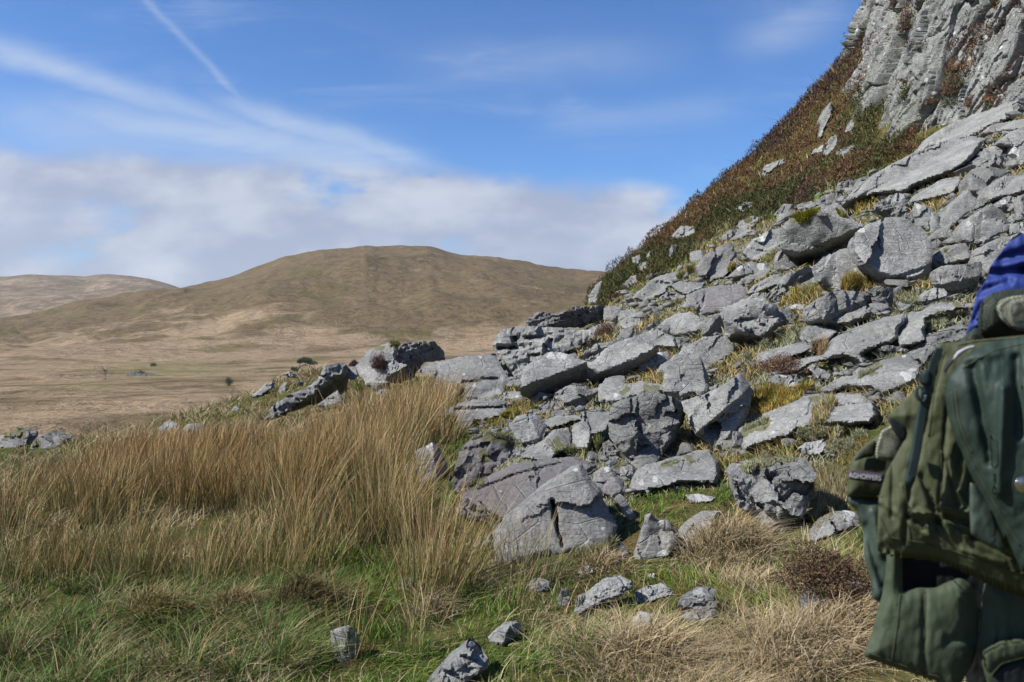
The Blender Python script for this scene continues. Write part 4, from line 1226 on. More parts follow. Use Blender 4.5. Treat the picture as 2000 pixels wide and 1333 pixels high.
R('F', "50,520 150,440 220,420 210,480 120,540 50,560", 1.2, 0, [], "pale bedrock patch on the grassy knoll below the bent tree", name='rock_slab')
R('F', "255,500 290,430 325,430 310,490 270,520", 1.0, 0, [], "small rock in green turf on the knoll", name='stone')
R('F', "290,370 340,340 370,360 410,390 320,395", .9, 0, [], "blocky rock at the foot of the bent tree", rough=.6)
R('F', "385,450 430,410 460,420 430,450", 1., 0, [], "flat stone right of the small knoll rock", name='stone')
R('F', "1010,520 1060,480 1120,480 1130,520 1060,550", 1.2, 0, [], "low pale rock at the foot of the rock tower behind rush tops", y=21)
R('F', "1250,1240 1300,1210 1350,1220 1340,1270 1260,1270", .9, 0, [], "small lichened stone in front of the white-tipped rock", name='stone', rough=.5)
R('P', "352,850 365,830 392,828 396,845 370,858", .9, -.1, [], "grey rock in the distant rushes nearest the ridge edge", y=24)
R('P', "308,838 325,823 346,828 337,842 315,845", 1., 0, [], "low grey rock left of the other distant rush-field rock", name='stone', y=24.5)
R('P', "0,852 30,835 60,842 50,870 25,885 -20,885", 1.4, 0, [], "lichened bedrock at the left picture edge on the mossy hump", moss=[(30,835,14),(10,845,10),(45,850,9)], name='rock_outcrop', rough=.4, cat='rock outcrop', y=20)
R('P', "65,862 100,842 130,855 115,875 80,885 50,892", 1.4, 0, [], "lichened bedrock strip sloping down through the rushes at left", moss=[(95,845,14),(75,870,10),(120,858,8)], name='rock_outcrop', rough=.4, cat='rock outcrop', y=19.5)
R('P', "452,802 458,794 466,797 464,804", .9, 0, [], "tiny far stone on the rush field's edge", name='stone', y=25)

# ---- small stones that fill the gaps, nothing tells them apart
protos = []
for k in range(9):
    rg = np.random.default_rng(400 + k)
    bm = bmesh.new()
    sc3 = np.array([1, rg.uniform(.7, 1.1), rg.uniform(.38, .8)])
    for j in range(13):
        d = rg.normal(size=3)
        d /= np.linalg.norm(d)
        bm.verts.new(d * sc3 * rg.uniform(.8, 1.05))
    bmesh.ops.convex_hull(bm, input=bm.verts)
    loose = [v_ for v_ in bm.verts if not v_.link_faces]
    bmesh.ops.delete(bm, geom=loose, context='VERTS')
    bmesh.ops.bevel(bm, geom=list(bm.edges), offset=.05, segments=1, affect='EDGES', profile=.5)
    bmesh.ops.triangulate(bm, faces=bm.faces[:])
    bmesh.ops.subdivide_edges(bm, edges=bm.edges[:], cuts=2, use_grid_fill=True)
    co = np.array([v_.co[:] for v_ in bm.verts])
    nn = fbm(co * 2.2 + k * 9, 4, 31 + k)
    for v_, n_ in zip(bm.verts, nn):
        v_.co *= 1 + .10 * n_
    me = bpy.data.meshes.new('stone')
    bm.to_mesh(me)
    bm.free()
    me.polygons.foreach_set('use_smooth', np.ones(len(me.polygons), bool))
    me.set_sharp_from_angle(angle=math.radians(30))
    me.materials.append(ROCK if k % 4 else ROCK_PALE)
    protos.append(me)


def covered(u, v, grow=0):
    for p_ in ROCK_POLYS:
        if inpoly([u], [v], p_)[0]:
            return True
    return False


rg = random.Random(21)
stones = 0
tries = 0
FILL = [(960,720),(1060,650),(1190,600),(1330,535),(1410,465),(1560,410),(1700,350),(1850,285),(1990,200),(2000,480),(1900,560),(1880,640),(1820,690),(1760,780),(1650,840),(1430,900),(1230,960),(1000,900),(900,800),(860,720)]
while stones < 75 and tries < 6000:
    tries += 1
    u = rg.uniform(860, 2000)
    v = rg.uniform(200, 960)
    if not inpoly([u], [v], FILL)[0] or covered(u, v) or covered(u, v + 6):
        continue
    p = ground_at(u, v)
    if p.y > 45:
        continue
    px = rg.choice([8, 10, 12, 15, 18, 22, 26, 30])
    s = px * p.y / F
    o = bpy.data.objects.new('stone', rg.choice(protos))
    COL.objects.link(o)
    o.location = p + Vector((0, 0, s * .15))
    o.rotation_euler = (rg.uniform(-.4, .4), rg.uniform(-.5, .1), rg.uniform(0, 6.28))
    o.scale = (s * rg.uniform(.8, 1.25), s * rg.uniform(.8, 1.2), s * rg.uniform(.8, 1.15))
    tag(o, "small grey angular stone wedged between the larger boulders of the scree", 'stone', 'small loose stones in the scree')
    stones += 1

# ---- rubble chips between everything (one mass)
cvs, cts = [], []
pm = []
for me in protos[:4]:
    pass
rg2 = np.random.default_rng(77)
hulls = []
for k in range(6):
    bm = bmesh.new()
    for j in range(9):
        d = rg2.normal(size=3)
        d /= np.linalg.norm(d)
        bm.verts.new(d * (1, .75, .42))
    bmesh.ops.convex_hull(bm, input=bm.verts)
    bmesh.ops.delete(bm, geom=[v_ for v_ in bm.verts if not v_.link_faces], context='VERTS')
    bmesh.ops.triangulate(bm, faces=bm.faces[:])
    bm.verts.index_update()
    hulls.append((np.array([v_.co[:] for v_ in bm.verts]), np.array([[v_.index for v_ in f.verts] for f in bm.faces])))
    bm.free()
N = 1000
a_ = np.radians(rg2.uniform(-4, 36, N * 3))
r_ = np.exp(rg2.uniform(math.log(7), math.log(33), N * 3))
xs, ys = np.sin(a_) * r_, np.cos(a_) * r_
zs = H(xs, ys)
m_ = rock_mask(xs, ys, zs) > .35
uu_, vv2_ = to_px(xs, ys, zs)
for p_ in ROCK_POLYS:
    m_ &= ~inpoly(uu_, vv2_, p_)
xs, ys, zs, r_ = xs[m_][:N], ys[m_][:N], zs[m_][:N], r_[m_][:N]
base = 0
for i in range(len(xs)):
    hv_, hf_ = hulls[i % 6]
    s = r_[i] * rg2.choice([.0022, .003, .0042, .006, .008, .011])
    th = rg2.uniform(0, 6.28)
    c_, s_ = math.cos(th), math.sin(th)
    vv_ = hv_ * s
    vv_ = np.stack([vv_[:, 0] * c_ - vv_[:, 1] * s_, vv_[:, 0] * s_ + vv_[:, 1] * c_, vv_[:, 2]], 1) + (xs[i], ys[i], zs[i] + s * .1)
    cvs.append(vv_)
    cts.append(hf_ + base)
    base += len(hv_)
me = tri_mesh('rubble', np.concatenate(cvs), np.concatenate(cts))
tag(link('rubble', me, ROCK), "grey rubble chips filling the gaps of the scree", 'rubble', kind='stuff')

# ------------------------------------------------------------------ plants
def ribbons(base, up, lean, height, width, cb_, ct_, segs=3, curve=1.0, rng=RNG, droop=0.):
    """many tapering blades as one block of geometry: returns verts, loops, starts, totals, colours"""
    n = len(base)
    az = rng.uniform(0, 2 * math.pi, n)
    side = np.stack([np.cos(az), np.sin(az), np.zeros(n)], 1)
    vs, cs = [], []
    for l in range(segs + 1):
        t_ = l / segs
        c_ = base + up * (height * t_)[:, None] + lean * (height * (t_ ** 2) * curve)[:, None]
        c_[:, 2] -= droop * height * t_ ** 3
        wl = width * (1 - .75 * t_ ** 1.5)
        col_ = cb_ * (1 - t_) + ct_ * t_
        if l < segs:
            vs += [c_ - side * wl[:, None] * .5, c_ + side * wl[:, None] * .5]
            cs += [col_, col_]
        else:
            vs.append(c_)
            cs.append(col_)
    k = 2 * segs + 1
    V_ = np.stack(vs, 1).reshape(-1, 3)
    C_ = np.stack(cs, 1).reshape(-1, 3)
    per, tot = [], []
    for l in range(segs - 1):
        per += [2 * l, 2 * l + 1, 2 * l + 3, 2 * l + 2]
        tot.append(4)
    per += [2 * (segs - 1), 2 * (segs - 1) + 1, 2 * segs]
    tot.append(3)
    loops_ = (np.arange(n)[:, None] * k + np.array(per)[None]).ravel()
    tots_ = np.tile(tot, n)
    return V_, loops_, tots_, C_


def blades_object(name, parts, parent=None, origin=None):
    off_ = 0
    Vs, Ls, Ts, Cs = [], [], [], []
    for (a, b_, c_, d) in parts:
        Vs.append(a)
        Ls.append(b_ + off_)
        Ts.append(c_)
        Cs.append(d)
        off_ += len(a)
    Vs, Ls, Ts, Cs = np.concatenate(Vs), np.concatenate(Ls), np.concatenate(Ts), np.concatenate(Cs)
    if origin is None:
        origin = np.array([Vs[:, 0].mean(), Vs[:, 1].mean(), Vs[:, 2].min()])
    st = np.concatenate([[0], np.cumsum(Ts)[:-1]])
    me_ = mesh_np(name, Vs - origin, Ls, st, Ts, {'col': ('FLOAT_COLOR', np.clip(Cs * .76, 0.004, 1))})
    return link(name, me_, VEG, loc=origin, parent=parent)


def pick(cols, n, rng, jitter=.18):
    c_ = np.array(cols)[rng.integers(0, len(cols), n)]
    return c_ * (1 + rng.normal(size=(n, 1)) * jitter)


def covered_np(u, v):
    m = np.zeros(len(u), bool)
    for p_ in ROCK_POLYS:
        xs_ = [q[0] for q in p_]
        ys_ = [q[1] for q in p_]
        k = (u > min(xs_)) & (u < max(xs_)) & (v > min(ys_)) & (v < max(ys_)) & ~m
        if k.any():
            m[k] = inpoly(u[k], v[k], p_)
    return m


STRAW = [(.50, .39, .23), (.44, .33, .18), (.38, .27, .13), (.55, .45, .29)]
GREEN = [(.15, .27, .03), (.11, .20, .022), (.22, .31, .05), (.07, .13, .02)]
RUSTY = [(.27, .18, .05), (.22, .15, .045), (.31, .22, .08)]
RUSHC = [(.58, .34, .145), (.47, .255, .10), (.64, .42, .21), (.27, .14, .055), (.74, .55, .32)]
RUSHG = [(.14, .20, .05), (.11, .15, .04), (.20, .24, .07)]

RUSH = [(-500,1120),(0,1075),(60,1085),(120,1060),(220,1070),(330,1090),(430,1070),(500,1105),(560,1110),(640,1075),(720,1050),(790,1040),(800,985),(770,950),(745,930),(800,900),(885,842),(925,812),(890,800),(830,806),(760,835),(680,862),(620,872),
        (560,885),(500,872),(440,866),(340,884),(260,905),(150,950),(0,985),(-500,1010)]

# ---- the mass of rushes
rg5 = np.random.default_rng(501)
cand = 5200
a5 = np.radians(rg5.uniform(-43, 2, cand))
r5 = np.sqrt(rg5.uniform(5.5 ** 2, 29 ** 2, cand))
keep = rg5.random(cand) < np.clip(14. / r5, .35, 1)
a5, r5 = a5[keep], r5[keep]
x5, y5 = np.sin(a5) * r5, np.cos(a5) * r5
z5 = H(x5, y5)
u5, v5 = to_px(x5, y5, z5)
ok = inpoly(u5, v5, RUSH) & (fbm2(x5, y5, 1.1, 2, 91) > np.where((r5 < 8.6) & (u5 < 520), .04, -.2)) & ~covered_np(u5, v5)
ok &= ~(covered_np(u5, v5 - .30 * F / r5) & (rg5.random(len(u5)) < .85))
x5, y5, z5, r5, u5 = x5[ok], y5[ok], z5[ok], r5[ok], u5[ok]


def rush_parts(x, y, z, r, n, hgt, rad_, rng, green=.28, wind=(.10, .03), tan=RUSHC, flat_=0.):
    an = rng.uniform(0, 2 * math.pi, n)
    rr_ = rad_ * np.sqrt(rng.random(n))
    bx, by = x + np.cos(an) * rr_, y + np.sin(an) * rr_
    bz = H(bx, by) - .02
    out_ = (rr_ / rad_)[:, None] * np.stack([np.cos(an), np.sin(an)], 1)
    ln = np.zeros((n, 3))
    ln[:, :2] = out_ * (.42 + flat_) + rng.normal(size=(n, 2)) * .20 + np.array(wind)
    upv = np.stack([ln[:, 0] * .45, ln[:, 1] * .45, np.ones(n)], 1)
    upv /= np.linalg.norm(upv, axis=1)[:, None]
    h_ = hgt * rng.uniform(.42, 1.12, n)
    isg = rng.random(n) < green
    ct_ = np.where(isg[:, None], pick(RUSHG, n, rng), pick(tan, n, rng))
    ct_ = np.where((isg & (rng.random(n) < .6))[:, None], ct_ * .5 + .5 * pick(tan, n, rng), ct_)
    cbs = np.where((rng.random(n) < .75)[:, None], pick(RUSHG, n, rng) * .8, pick(tan, n, rng) * .7)
    w_ = np.maximum(.0045, .00085 * r) * rng.uniform(.7, 1.2, n)
    return ribbons(np.stack([bx, by, bz], 1), upv, ln * .55, h_, w_, cbs, ct_, 3, 1.0, rng)


parts = []
for i in range(len(x5)):
    n = int(np.clip(62 * (9. / r5[i]) ** 1.1, 13, 72))
    # tone drifts across the field
    tn = fbm2(x5[i:i + 1], y5[i:i + 1], .35, 2, 15)[0]
    tan_ = RUSHC[:4] if tn > 0 else RUSHC[1:]
    hg = (.38 + .22 * sstep(20, 12, r5[i])) * (1.0 + .38 * sstep(480, 720, u5[i])) + .24 * fbm2(x5[i:i + 1], y5[i:i + 1], .5, 2, 19)[0] + rg5.normal() * .09
    parts.append(rush_parts(x5[i], y5[i], z5[i], r5[i], n, hg, (.11 + .06 * rg5.random()) + .005 * r5[i], rg5, green=.26 if r5[i] < 11 else .10, tan=tan_))
tag(blades_object('rushes', parts), "dense field of tan dead rushes covering the slope at left", 'rushes', kind='stuff')

# ---- single clumps standing out along its front and on the grass
CL = [(15,1150),(70,1115),(130,1145),(190,1105),(265,1150),(345,1120),(400,1160),(455,1115),(530,1150),(590,1125),(30,1088),(95,1130),(160,1118),(235,1112),(300,1138),(372,1140),(432,1142),(500,1135),(560,1140),(622,1100),(672,1080),(720,1062),(765,1052),(795,1030),(800,990)]
for (u_, v_) in CL:
    p = ground_at(u_, v_)
    o = blades_object('rush_clump', [rush_parts(p.x, p.y, p.z, p.y, 95, .56 * rg5.uniform(.75, 1.25), .19, rg5, green=.40)])
    tag(o, "tan rush clump with green base along the front edge of the rush field", 'rush clump', 'rush clumps along the front of the rush field')
SPECIAL = [(850,1168,460,.84,.25,.22,"tall isolated clump of tan rushes left of the big triangular slab"),
           (830,1060,150,.50,.16,.30,"thinner rush clump below the white-tipped rock"),
           (905,1115,90,.50,.14,.25,"sparse rush clump beside the dark crumbly rock"),
           (690,1290,34,.72,.07,.75,"few thin green rush stems in front of the whitish block"),
           (650,1262,26,.42,.09,.6,"short thin rush stems left of the whitish block"),
           (815,1285,40,.60,.09,.6,"slender rush tuft between the isolated clump and the bottom slab"),
           (1035,1125,150,.55,.26,.05,"dry pale stems standing before the big triangular slab"),
           (985,1130,60,.45,.16,.08,"thin straw stems at the left foot of the big triangular slab"),
           (1075,1215,34,.36,.10,.8,"green rush sprouts beside the pale stone below the slab"),
           (870,858,170,.62,.26,.15,"pale splayed rush tussock flopping over grass behind the white-tipped rock"),
           (735,1062,480,.86,.26,.50,"dense rush clump with dark green base at the right end of the rush field"),
           (1000,1195,40,.38,.10,.6,"short mixed green and dry stems at the path edge")]
for (u_, v_, n, h_, rd_, gr_, lb) in SPECIAL:
    p = ground_at(u_, v_)
    fl_ = .35 if 'splayed' in lb else 0.
    o = blades_object('rush_clump', [rush_parts(p.x, p.y, p.z, p.y, n, h_, rd_, rg5, green=gr_, flat_=fl_, tan=RUSHC if gr_ > .1 else STRAW)])
    tag(o, lb, 'rush clump')

# ---- short grass of the foreground
GREENNESS = np.array([(0,1333,.72),(150,1150,.75),(400,1250,.72),(300,1180,.7),(650,1150,.85),(800,1280,.85),(560,1120,.75),(950,1150,.75),(780,880,.9),(700,1000,.8),(1150,1130,.45),(1350,1130,.6),(1500,1110,.55),(980,1320,.80),
                      (1200,1300,.18),(1330,1260,.15),(1600,1300,.06),(1450,1070,.05),(1330,1000,.75),(1550,1180,.35),(1250,985,.85),(1400,1180,.5),(1250,1120,.65),(1650,1150,.15),(900,1000,.75),(520,1300,.72),(200,1300,.68),(1120,1230,.35),(0,880,.5),(200,1030,.15),(0,1000,.15),(400,1010,.2),(550,1020,.3),(560,780,.08),(640,800,.05),(500,770,.2),(400,830,.12),(300,850,.15),(1010,800,.8),(1600,1000,.25)], float)


def greenness(u, v, x, y):
    d2 = (u[:, None] - GREENNESS[None, :, 0]) ** 2 + ((v[:, None] - GREENNESS[None, :, 1]) * 1.6) ** 2
    w_ = 1 / (d2 + 400) ** 1.5
    return (w_ * GREENNESS[None, :, 2]).sum(1) / w_.sum(1) + fbm2(x, y, 1.5, 3, 201) * .42 + .06


rg6 = np.random.default_rng(601)
NB = 420000
a6 = np.radians(rg6.uniform(-38, 37, NB))
r6 = np.exp(rg6.uniform(math.log(2.9), math.log(95), NB))
x6, y6 = np.sin(a6) * r6, np.cos(a6) * r6
z6 = H(x6, y6)
u6, v6 = to_px(x6, y6, z6)
rk = rock_mask(x6, y6, z6)
clump = fbm2(x6, y6, 2.4, 3, 205)
kp = (rk < .5) & ~(inpoly(u6, v6, RUSH) & (rg6.random(NB) > .62)) & ~covered_np(u6, v6) & (v6 < 1480) & ((fbm2(x6, y6, 3.2, 2, 241) > -.28) | (rg6.random(NB) < .25)) & ~((x6 > 1.5) & (y6 < 2.6))
x6, y6, z6, u6, v6, r6, clump = [q[kp] for q in (x6, y6, z6, u6, v6, r6, clump)]
n6 = len(x6)
gn = greenness(u6, v6, x6, y6)
pr = rg6.random(n6)
isg = pr < np.clip(gn, .05, .93)
rus = (~isg) & (fbm2(x6, y6, 1.1, 2, 209) > .18) & (rg6.random(n6) < .7)
c6t = np.where(isg[:, None], pick(GREEN, n6, rg6, .22), np.where(rus[:, None], pick(RUSTY, n6, rg6), pick(STRAW, n6, rg6)))
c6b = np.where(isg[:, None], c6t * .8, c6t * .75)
h6 = np.where(isg, .085, .125) * (1 + 1.2 * sstep(12, 24, r6)) * (1 + .95 * np.clip(clump, -.75, 1)) * rg6.uniform(.4, 1.5, n6) * (.8 + .02 * r6)
h6 = np.where(rus, h6 * .5, h6)
wx = fbm2(x6, y6, 1.7, 2, 220)
wy = fbm2(x6, y6, 1.7, 2, 230)
ln6 = np.zeros((n6, 3))
ln6[:, 0] = wx * .9 + rg6.normal(size=n6) * .5 + .1
ln6[:, 1] = wy * .9 + rg6.normal(size=n6) * .5
lk = np.where(isg, .6, 1.25)[:, None]
up6 = np.stack([ln6[:, 0] * .4, ln6[:, 1] * .4, np.ones(n6)], 1)
up6 /= np.linalg.norm(up6, axis=1)[:, None]
sh6 = covered_np(u6, v6 - h6 * F / r6 * .9)
sh6 |= covered_np(u6, v6 - h6 * F / r6 * .45)
h6 = np.where(sh6, h6 * .32, h6)
w6 = np.maximum(.0045, .00105 * r6) * rg6.uniform(.7, 1.3, n6)
part_m = None
NM = 90000
am = np.radians(rg6.uniform(-4, 36, NM))
rmx = np.exp(rg6.uniform(math.log(6.5), math.log(33), NM))
xm, ym_ = np.sin(am) * rmx, np.cos(am) * rmx
zm = H(xm, ym_)
um, vm = to_px(xm, ym_, zm)
pm_ = fbm2(xm, ym_, .9, 3, 261)
km = (rock_mask(xm, ym_, zm) >= .5) & (pm_ > -.4) & ~covered_np(um, vm)
xm, ym_, zm, rmx, pm_ = [q[km] for q in (xm, ym_, zm, rmx, pm_)]
nm = len(xm)
tm = fbm2(xm, ym_, .7, 2, 265)
PALEM = [(.44, .43, .25), (.37, .38, .20), (.50, .46, .29)]
DRYM = [(.50, .36, .15), (.42, .30, .10), (.55, .43, .22), (.24, .27, .07)]
cm = np.where((tm > .02)[:, None], pick(PALEM, nm, rg6, .2), pick(DRYM, nm, rg6, .2))
lm = rg6.normal(size=(nm, 3)) * .6
lm[:, 2] = 0
um_ = np.stack([lm[:, 0] * .4, lm[:, 1] * .4, np.ones(nm)], 1)
um_ /= np.linalg.norm(um_, axis=1)[:, None]
part_m = ribbons(np.stack([xm, ym_, zm - .08], 1), um_, lm, np.where(tm > .02, .13, .20) * rg6.uniform(.7, 1.25, nm), np.maximum(.006, .0013 * rmx), cm * .7, cm, 2, 1.0, rg6, droop=.1)
# taller clumps scattered through the turf on the left
tus = []
TZ = [(-60,1110),(250,1110),(480,1150),(600,1160),(700,1120),(720,1240),(560,1333),(300,1400),(-100,1400)]
cnt = 0
while cnt < 95:
    uq, vq = rg6.uniform(-60, 720), rg6.uniform(1105, 1400)
    if not inpoly([uq], [vq], TZ)[0] or covered_np(np.array([uq]), np.array([vq]))[0] or covered_np(np.array([uq]), np.array([vq - 45.]))[0]:
        continue
    cnt += 1
    pq = ground_at(uq, vq)
    nq = 150
    aq = rg6.uniform(0, 2 * math.pi, nq)
    qq = np.sqrt(rg6.random(nq))
    rq = rg6.uniform(.06, .13)
    bxq, byq = pq.x + np.cos(aq) * qq * rq, pq.y + np.sin(aq) * qq * rq
    lq = np.zeros((nq, 3))
    lq[:, 0] = np.cos(aq) * qq * .5 + rg6.normal(size=nq) * .35 + .1
    lq[:, 1] = np.sin(aq) * qq * .5 + rg6.normal(size=nq) * .35
    upq = np.stack([lq[:, 0] * .4, lq[:, 1] * .4, np.ones(nq)], 1)
    upq /= np.linalg.norm(upq, axis=1)[:, None]
    gq = rg6.random(nq) < rg6.uniform(.45, .95)
    cq = np.where(gq[:, None], pick([(.13, .22, .04), (.09, .155, .03), (.17, .25, .06)], nq, rg6), pick(STRAW[:3] + RUSTY[:1], nq, rg6))
    tus.append(ribbons(np.stack([bxq, byq, H(bxq, byq) - .01], 1), upq, lq, rg6.uniform(.16, .30) * rg6.uniform(.4, 1.2, nq), np.full(nq, .0052) * rg6.uniform(.7, 1.3, nq), cq * .55, cq, 3, 1.0, rg6, droop=.25))
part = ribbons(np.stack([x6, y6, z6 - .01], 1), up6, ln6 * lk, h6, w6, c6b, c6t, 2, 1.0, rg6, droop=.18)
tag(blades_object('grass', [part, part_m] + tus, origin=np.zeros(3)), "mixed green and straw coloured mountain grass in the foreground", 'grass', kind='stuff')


# ---- tussocks one can tell apart
def tussock(u_, v_, n, rad_, hgt, cols, label, name='grass_tussock', cat='tussock', dome=.12, lay=1.0, wind=(.25, -.1)):
    p = ground_at(u_, v_)
    n = int(n * .55)
    an = rg6.uniform(0, 2 * math.pi, n)
    q = np.sqrt(rg6.random(n))
    bx, by = p.x + np.cos(an) * q * rad_, p.y + np.sin(an) * q * rad_
    bz = H(bx, by) + dome * (1 - q ** 2) - .02
    ln = np.zeros((n, 3))
    ln[:, 0] = np.cos(an) * q * .55 + rg6.normal(size=n) * .5 + wind[0]
    ln[:, 1] = np.sin(an) * q * .55 + rg6.normal(size=n) * .5 + wind[1]
    upv = np.stack([ln[:, 0] * .5, ln[:, 1] * .5, np.full(n, .9)], 1)
    upv /= np.linalg.norm(upv, axis=1)[:, None]
    ct_ = pick(cols, n, rg6)
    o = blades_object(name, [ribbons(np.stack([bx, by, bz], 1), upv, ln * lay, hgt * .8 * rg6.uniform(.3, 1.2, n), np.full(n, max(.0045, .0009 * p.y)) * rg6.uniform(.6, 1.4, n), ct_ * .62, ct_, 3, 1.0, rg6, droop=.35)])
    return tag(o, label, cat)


tussock(1425,1085, 2600, .36, .30, STRAW, "large blond grass tussock spilling forward beside the leaning grey stone", dome=.20)
tussock(1560,1290, 2200, .30, .30, STRAW, "blond tussock along the lower left of the olive garment")
tussock(1650,1235, 1800, .26, .28, STRAW, "straw tussock right under the pale bluish lumpy rock")
tussock(1250,1300, 2200, .30, .28, STRAW, "flattened straw tussock at the bottom between green grass and blond tussock")
tussock(1130,1290, 900, .2, .22, STRAW + GREEN, "mixed straw and green tussock right of the bottom slab")
tussock(300,1235, 2400, .24, .20, RUSTY + STRAW[:2] + GREEN[:1], "rusty mossy hummock fringed with dry grass", dome=.22)
tussock(590,1205, 2000, .22, .18, [(.17, .115, .045), (.12, .085, .035), (.15, .14, .05)], "dark brown mossy hummock in the middle of the foreground grass", dome=.22)
tussock(455,1215, 1500, .18, .20, RUSTY + STRAW[:2], "small orange mossy hummock between the rusty and the dark brown ones", dome=.17)
tussock(830,1215, 700, .13, .22, STRAW, "small pinkish dry tussock on the green path")
tussock(700,1060, 700, .13, .24, STRAW, "bleached dry tussock at the foot of the rush field")
tussock(1180,1120, 900, .2, .16, STRAW + RUSTY, "low dry tussock in front of the mossy pale rock")

# ---- mats of moss and grass on and between the rocks: laid onto the real surfaces below
bpy.context.view_layer.update()
DG_ = bpy.context.evaluated_depsgraph_get()
SKIPPED = {'rushes', 'grass', 'rush_clump', 'grass_tussock'}
MOSSC = [(.44, .43, .25), (.37, .38, .20), (.50, .46, .29), (.41, .42, .26)]
BRIGHT = [(.40, .40, .05), (.30, .31, .04), (.48, .40, .07)]
ORANGE = [(.50, .30, .07), (.42, .24, .05), (.55, .40, .15), (.22, .27, .05), (.34, .31, .07)]
OLIVE = [(.24, .26, .07), (.40, .31, .13), (.20, .24, .06), (.48, .37, .19)]


def lay_mat(tile, s, name, cat, label, cols, length, dens=1., width=.004, lean=.35, tall=0., group=None, limit=None, parent=None):
    pts = parse(tile, s)
    xs_ = [p[0] for p in pts]
    ys_ = [p[1] for p in pts]
    area = (max(xs_) - min(xs_)) * (max(ys_) - min(ys_))
    n = int(min(12000, area * 2.2 * dens))
    us_ = rg6.uniform(min(xs_), max(xs_), n)
    vs_ = rg6.uniform(min(ys_), max(ys_), n)
    wob = fbm(np.stack([us_ * .06, vs_ * .06, np.full(n, 4.)], 1), 3, int(xs_[0]))
    k = inpoly(us_, vs_, pts)
    dd = polydist(us_, vs_, pts)
    k &= dd > 2 + wob * 4
    us_, vs_, dd = us_[k], vs_[k], dd[k]
    dd = dd / max(dd.max(), 1)
    B, Nn, D_ = [], [], []
    for a, b_, c_ in zip(us_, vs_, dd):
        dr = Vector((U(a), 1, V(b_))).normalized()
        org = Vector((0, 0, 0))
        for _t in range(4):
            hit, loc, nor, _, ob, _ = SC.ray_cast(DG_, org, dr)
            if not hit or ob.name.split('.')[0] not in SKIPPED:
                break
            org = loc + dr * .01
        if hit and loc.y < 60:
            B.append(loc[:])
            Nn.append(nor[:])
            D_.append(c_)
    if len(B) < 8:
        return None
    B, Nn, D_ = np.array(B), np.array(Nn), np.array(D_)
    if limit is None and cat == 'grass tuft':
        limit = .5
    if limit is not None:
        med = np.median(B[:, 1])
        kk = np.abs(B[:, 1] - med) < limit
        if kk.sum() < 8:
            return None
        B, Nn, D_ = B[kk], Nn[kk], D_[kk]
    n = len(B)
    Nn[Nn[:, 1] > 0] *= -1
    ym = float(np.median(B[:, 1]))
    upv = Nn * (1 - tall) + np.array([0, 0, .45 + tall])
    upv /= np.linalg.norm(upv, axis=1)[:, None]
    ln = rg6.normal(size=(n, 3)) * lean
    ct_ = pick(cols, n, rg6, .2)
    tone = fbm(B * 3.0, 3, 77)[:, None]
    ct_ = ct_ * (1 + .25 * tone)
    h_ = length * rg6.uniform(.5, 1.25, n) * (.45 + .75 * np.minimum(1, D_ * 2))
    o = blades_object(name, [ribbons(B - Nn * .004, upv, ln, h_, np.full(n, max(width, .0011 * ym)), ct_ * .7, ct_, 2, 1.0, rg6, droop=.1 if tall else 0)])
    return tag(o, label, cat, group)


M = lambda t_, s, lb, cols=MOSSC, ln=.045, dens=1., **k: lay_mat(t_, s, 'moss_cushion', 'moss', lb, cols, ln, dens, **k)
M('B', "240,480 330,420 480,330 700,280 720,300 660,360 640,430 480,490 330,520 330,580 200,620 160,590", "long pale green moss bank running up beside the wavy-veined boulder")
M('B', "1380,60 1480,10 1620,0 1640,40 1590,120 1600,160 1450,150 1380,100", "pale moss mat around the egg-shaped small boulder")
M('B', "1130,290 1200,240 1330,210 1500,160 1620,160 1600,200 1450,215 1300,250", "thin moss strip along the top of the sloping bedrock slab")
M('B', "1600,270 1700,200 1850,180 1980,160 1980,300 1830,250 1750,330 1640,340", "thick olive moss cushion on the bluish slab left of the blue fabric")
M('B', "1690,110 1850,60 2010,60 2000,130 1850,100 1740,140", "straw tinted moss band under the dark gap left of the blue fabric")
M('B', "590,1170 640,1100 800,1090 1000,1090 1180,1130 1180,1180 980,1200 760,1180 640,1220", "wide grey-green moss mat at the lower edge of the largest bedrock slab", ln=.035)
M('B', "830,1250 900,1180 1050,1190 1110,1240 960,1330 850,1330", "rounded grey-green moss cushion between pale crumbly rock and mesh pocket")
M('H', "1270,890 1330,830 1450,800 1560,830 1610,860 1520,875 1390,910 1290,930", "moss cap on top of the lumpy convoluted boulder", ln=.03)
M('H', "1660,1040 1700,930 1850,900 1900,1000 1880,1100 1700,1250 1630,1180", "mossy turf bank at the right side of the lumpy convoluted boulder", cols=MOSSC + RUSTY + STRAW[:2], ln=.08)
M('C', "160,975 230,930 420,900 380,960 260,1045 200,1005", "bright yellow-green moss on the top of the huge boulder", cols=BRIGHT, ln=.05)
M('C', "430,885 480,868 600,950 640,1005 560,975 510,905", "golden moss ridge trailing down the right top of the huge boulder", cols=BRIGHT + [(.3, .2, .03)], ln=.05)
M('F', "1085,132 1130,105 1205,108 1218,180 1180,160", "yellow-green moss tuft crowning the rock tower", cols=BRIGHT + MOSSC, ln=.09, dens=2)
M('B', "1310,525 1480,495 1535,520 1400,560 1320,575", "narrow moss seam under the small dark flake", ln=.03)
M('B', "1140,520 1290,485 1295,512 1150,552", "tiny moss seam at the end of the sloping bedrock slab", ln=.03)
M('B', "1080,700 1280,610 1300,630 1120,728", "moss stripe crossing the large tilted slab", ln=.03)
M('B', "195,1110 300,1030 420,1000 400,1090 300,1110 210,1140", "lumpy moss on the left corner of the largest bedrock slab", ln=.035)
M('C', "1320,850 1450,820 1560,690 1565,745 1470,835 1340,880", "curved pale moss roll between slab and brownish-grey boulder")
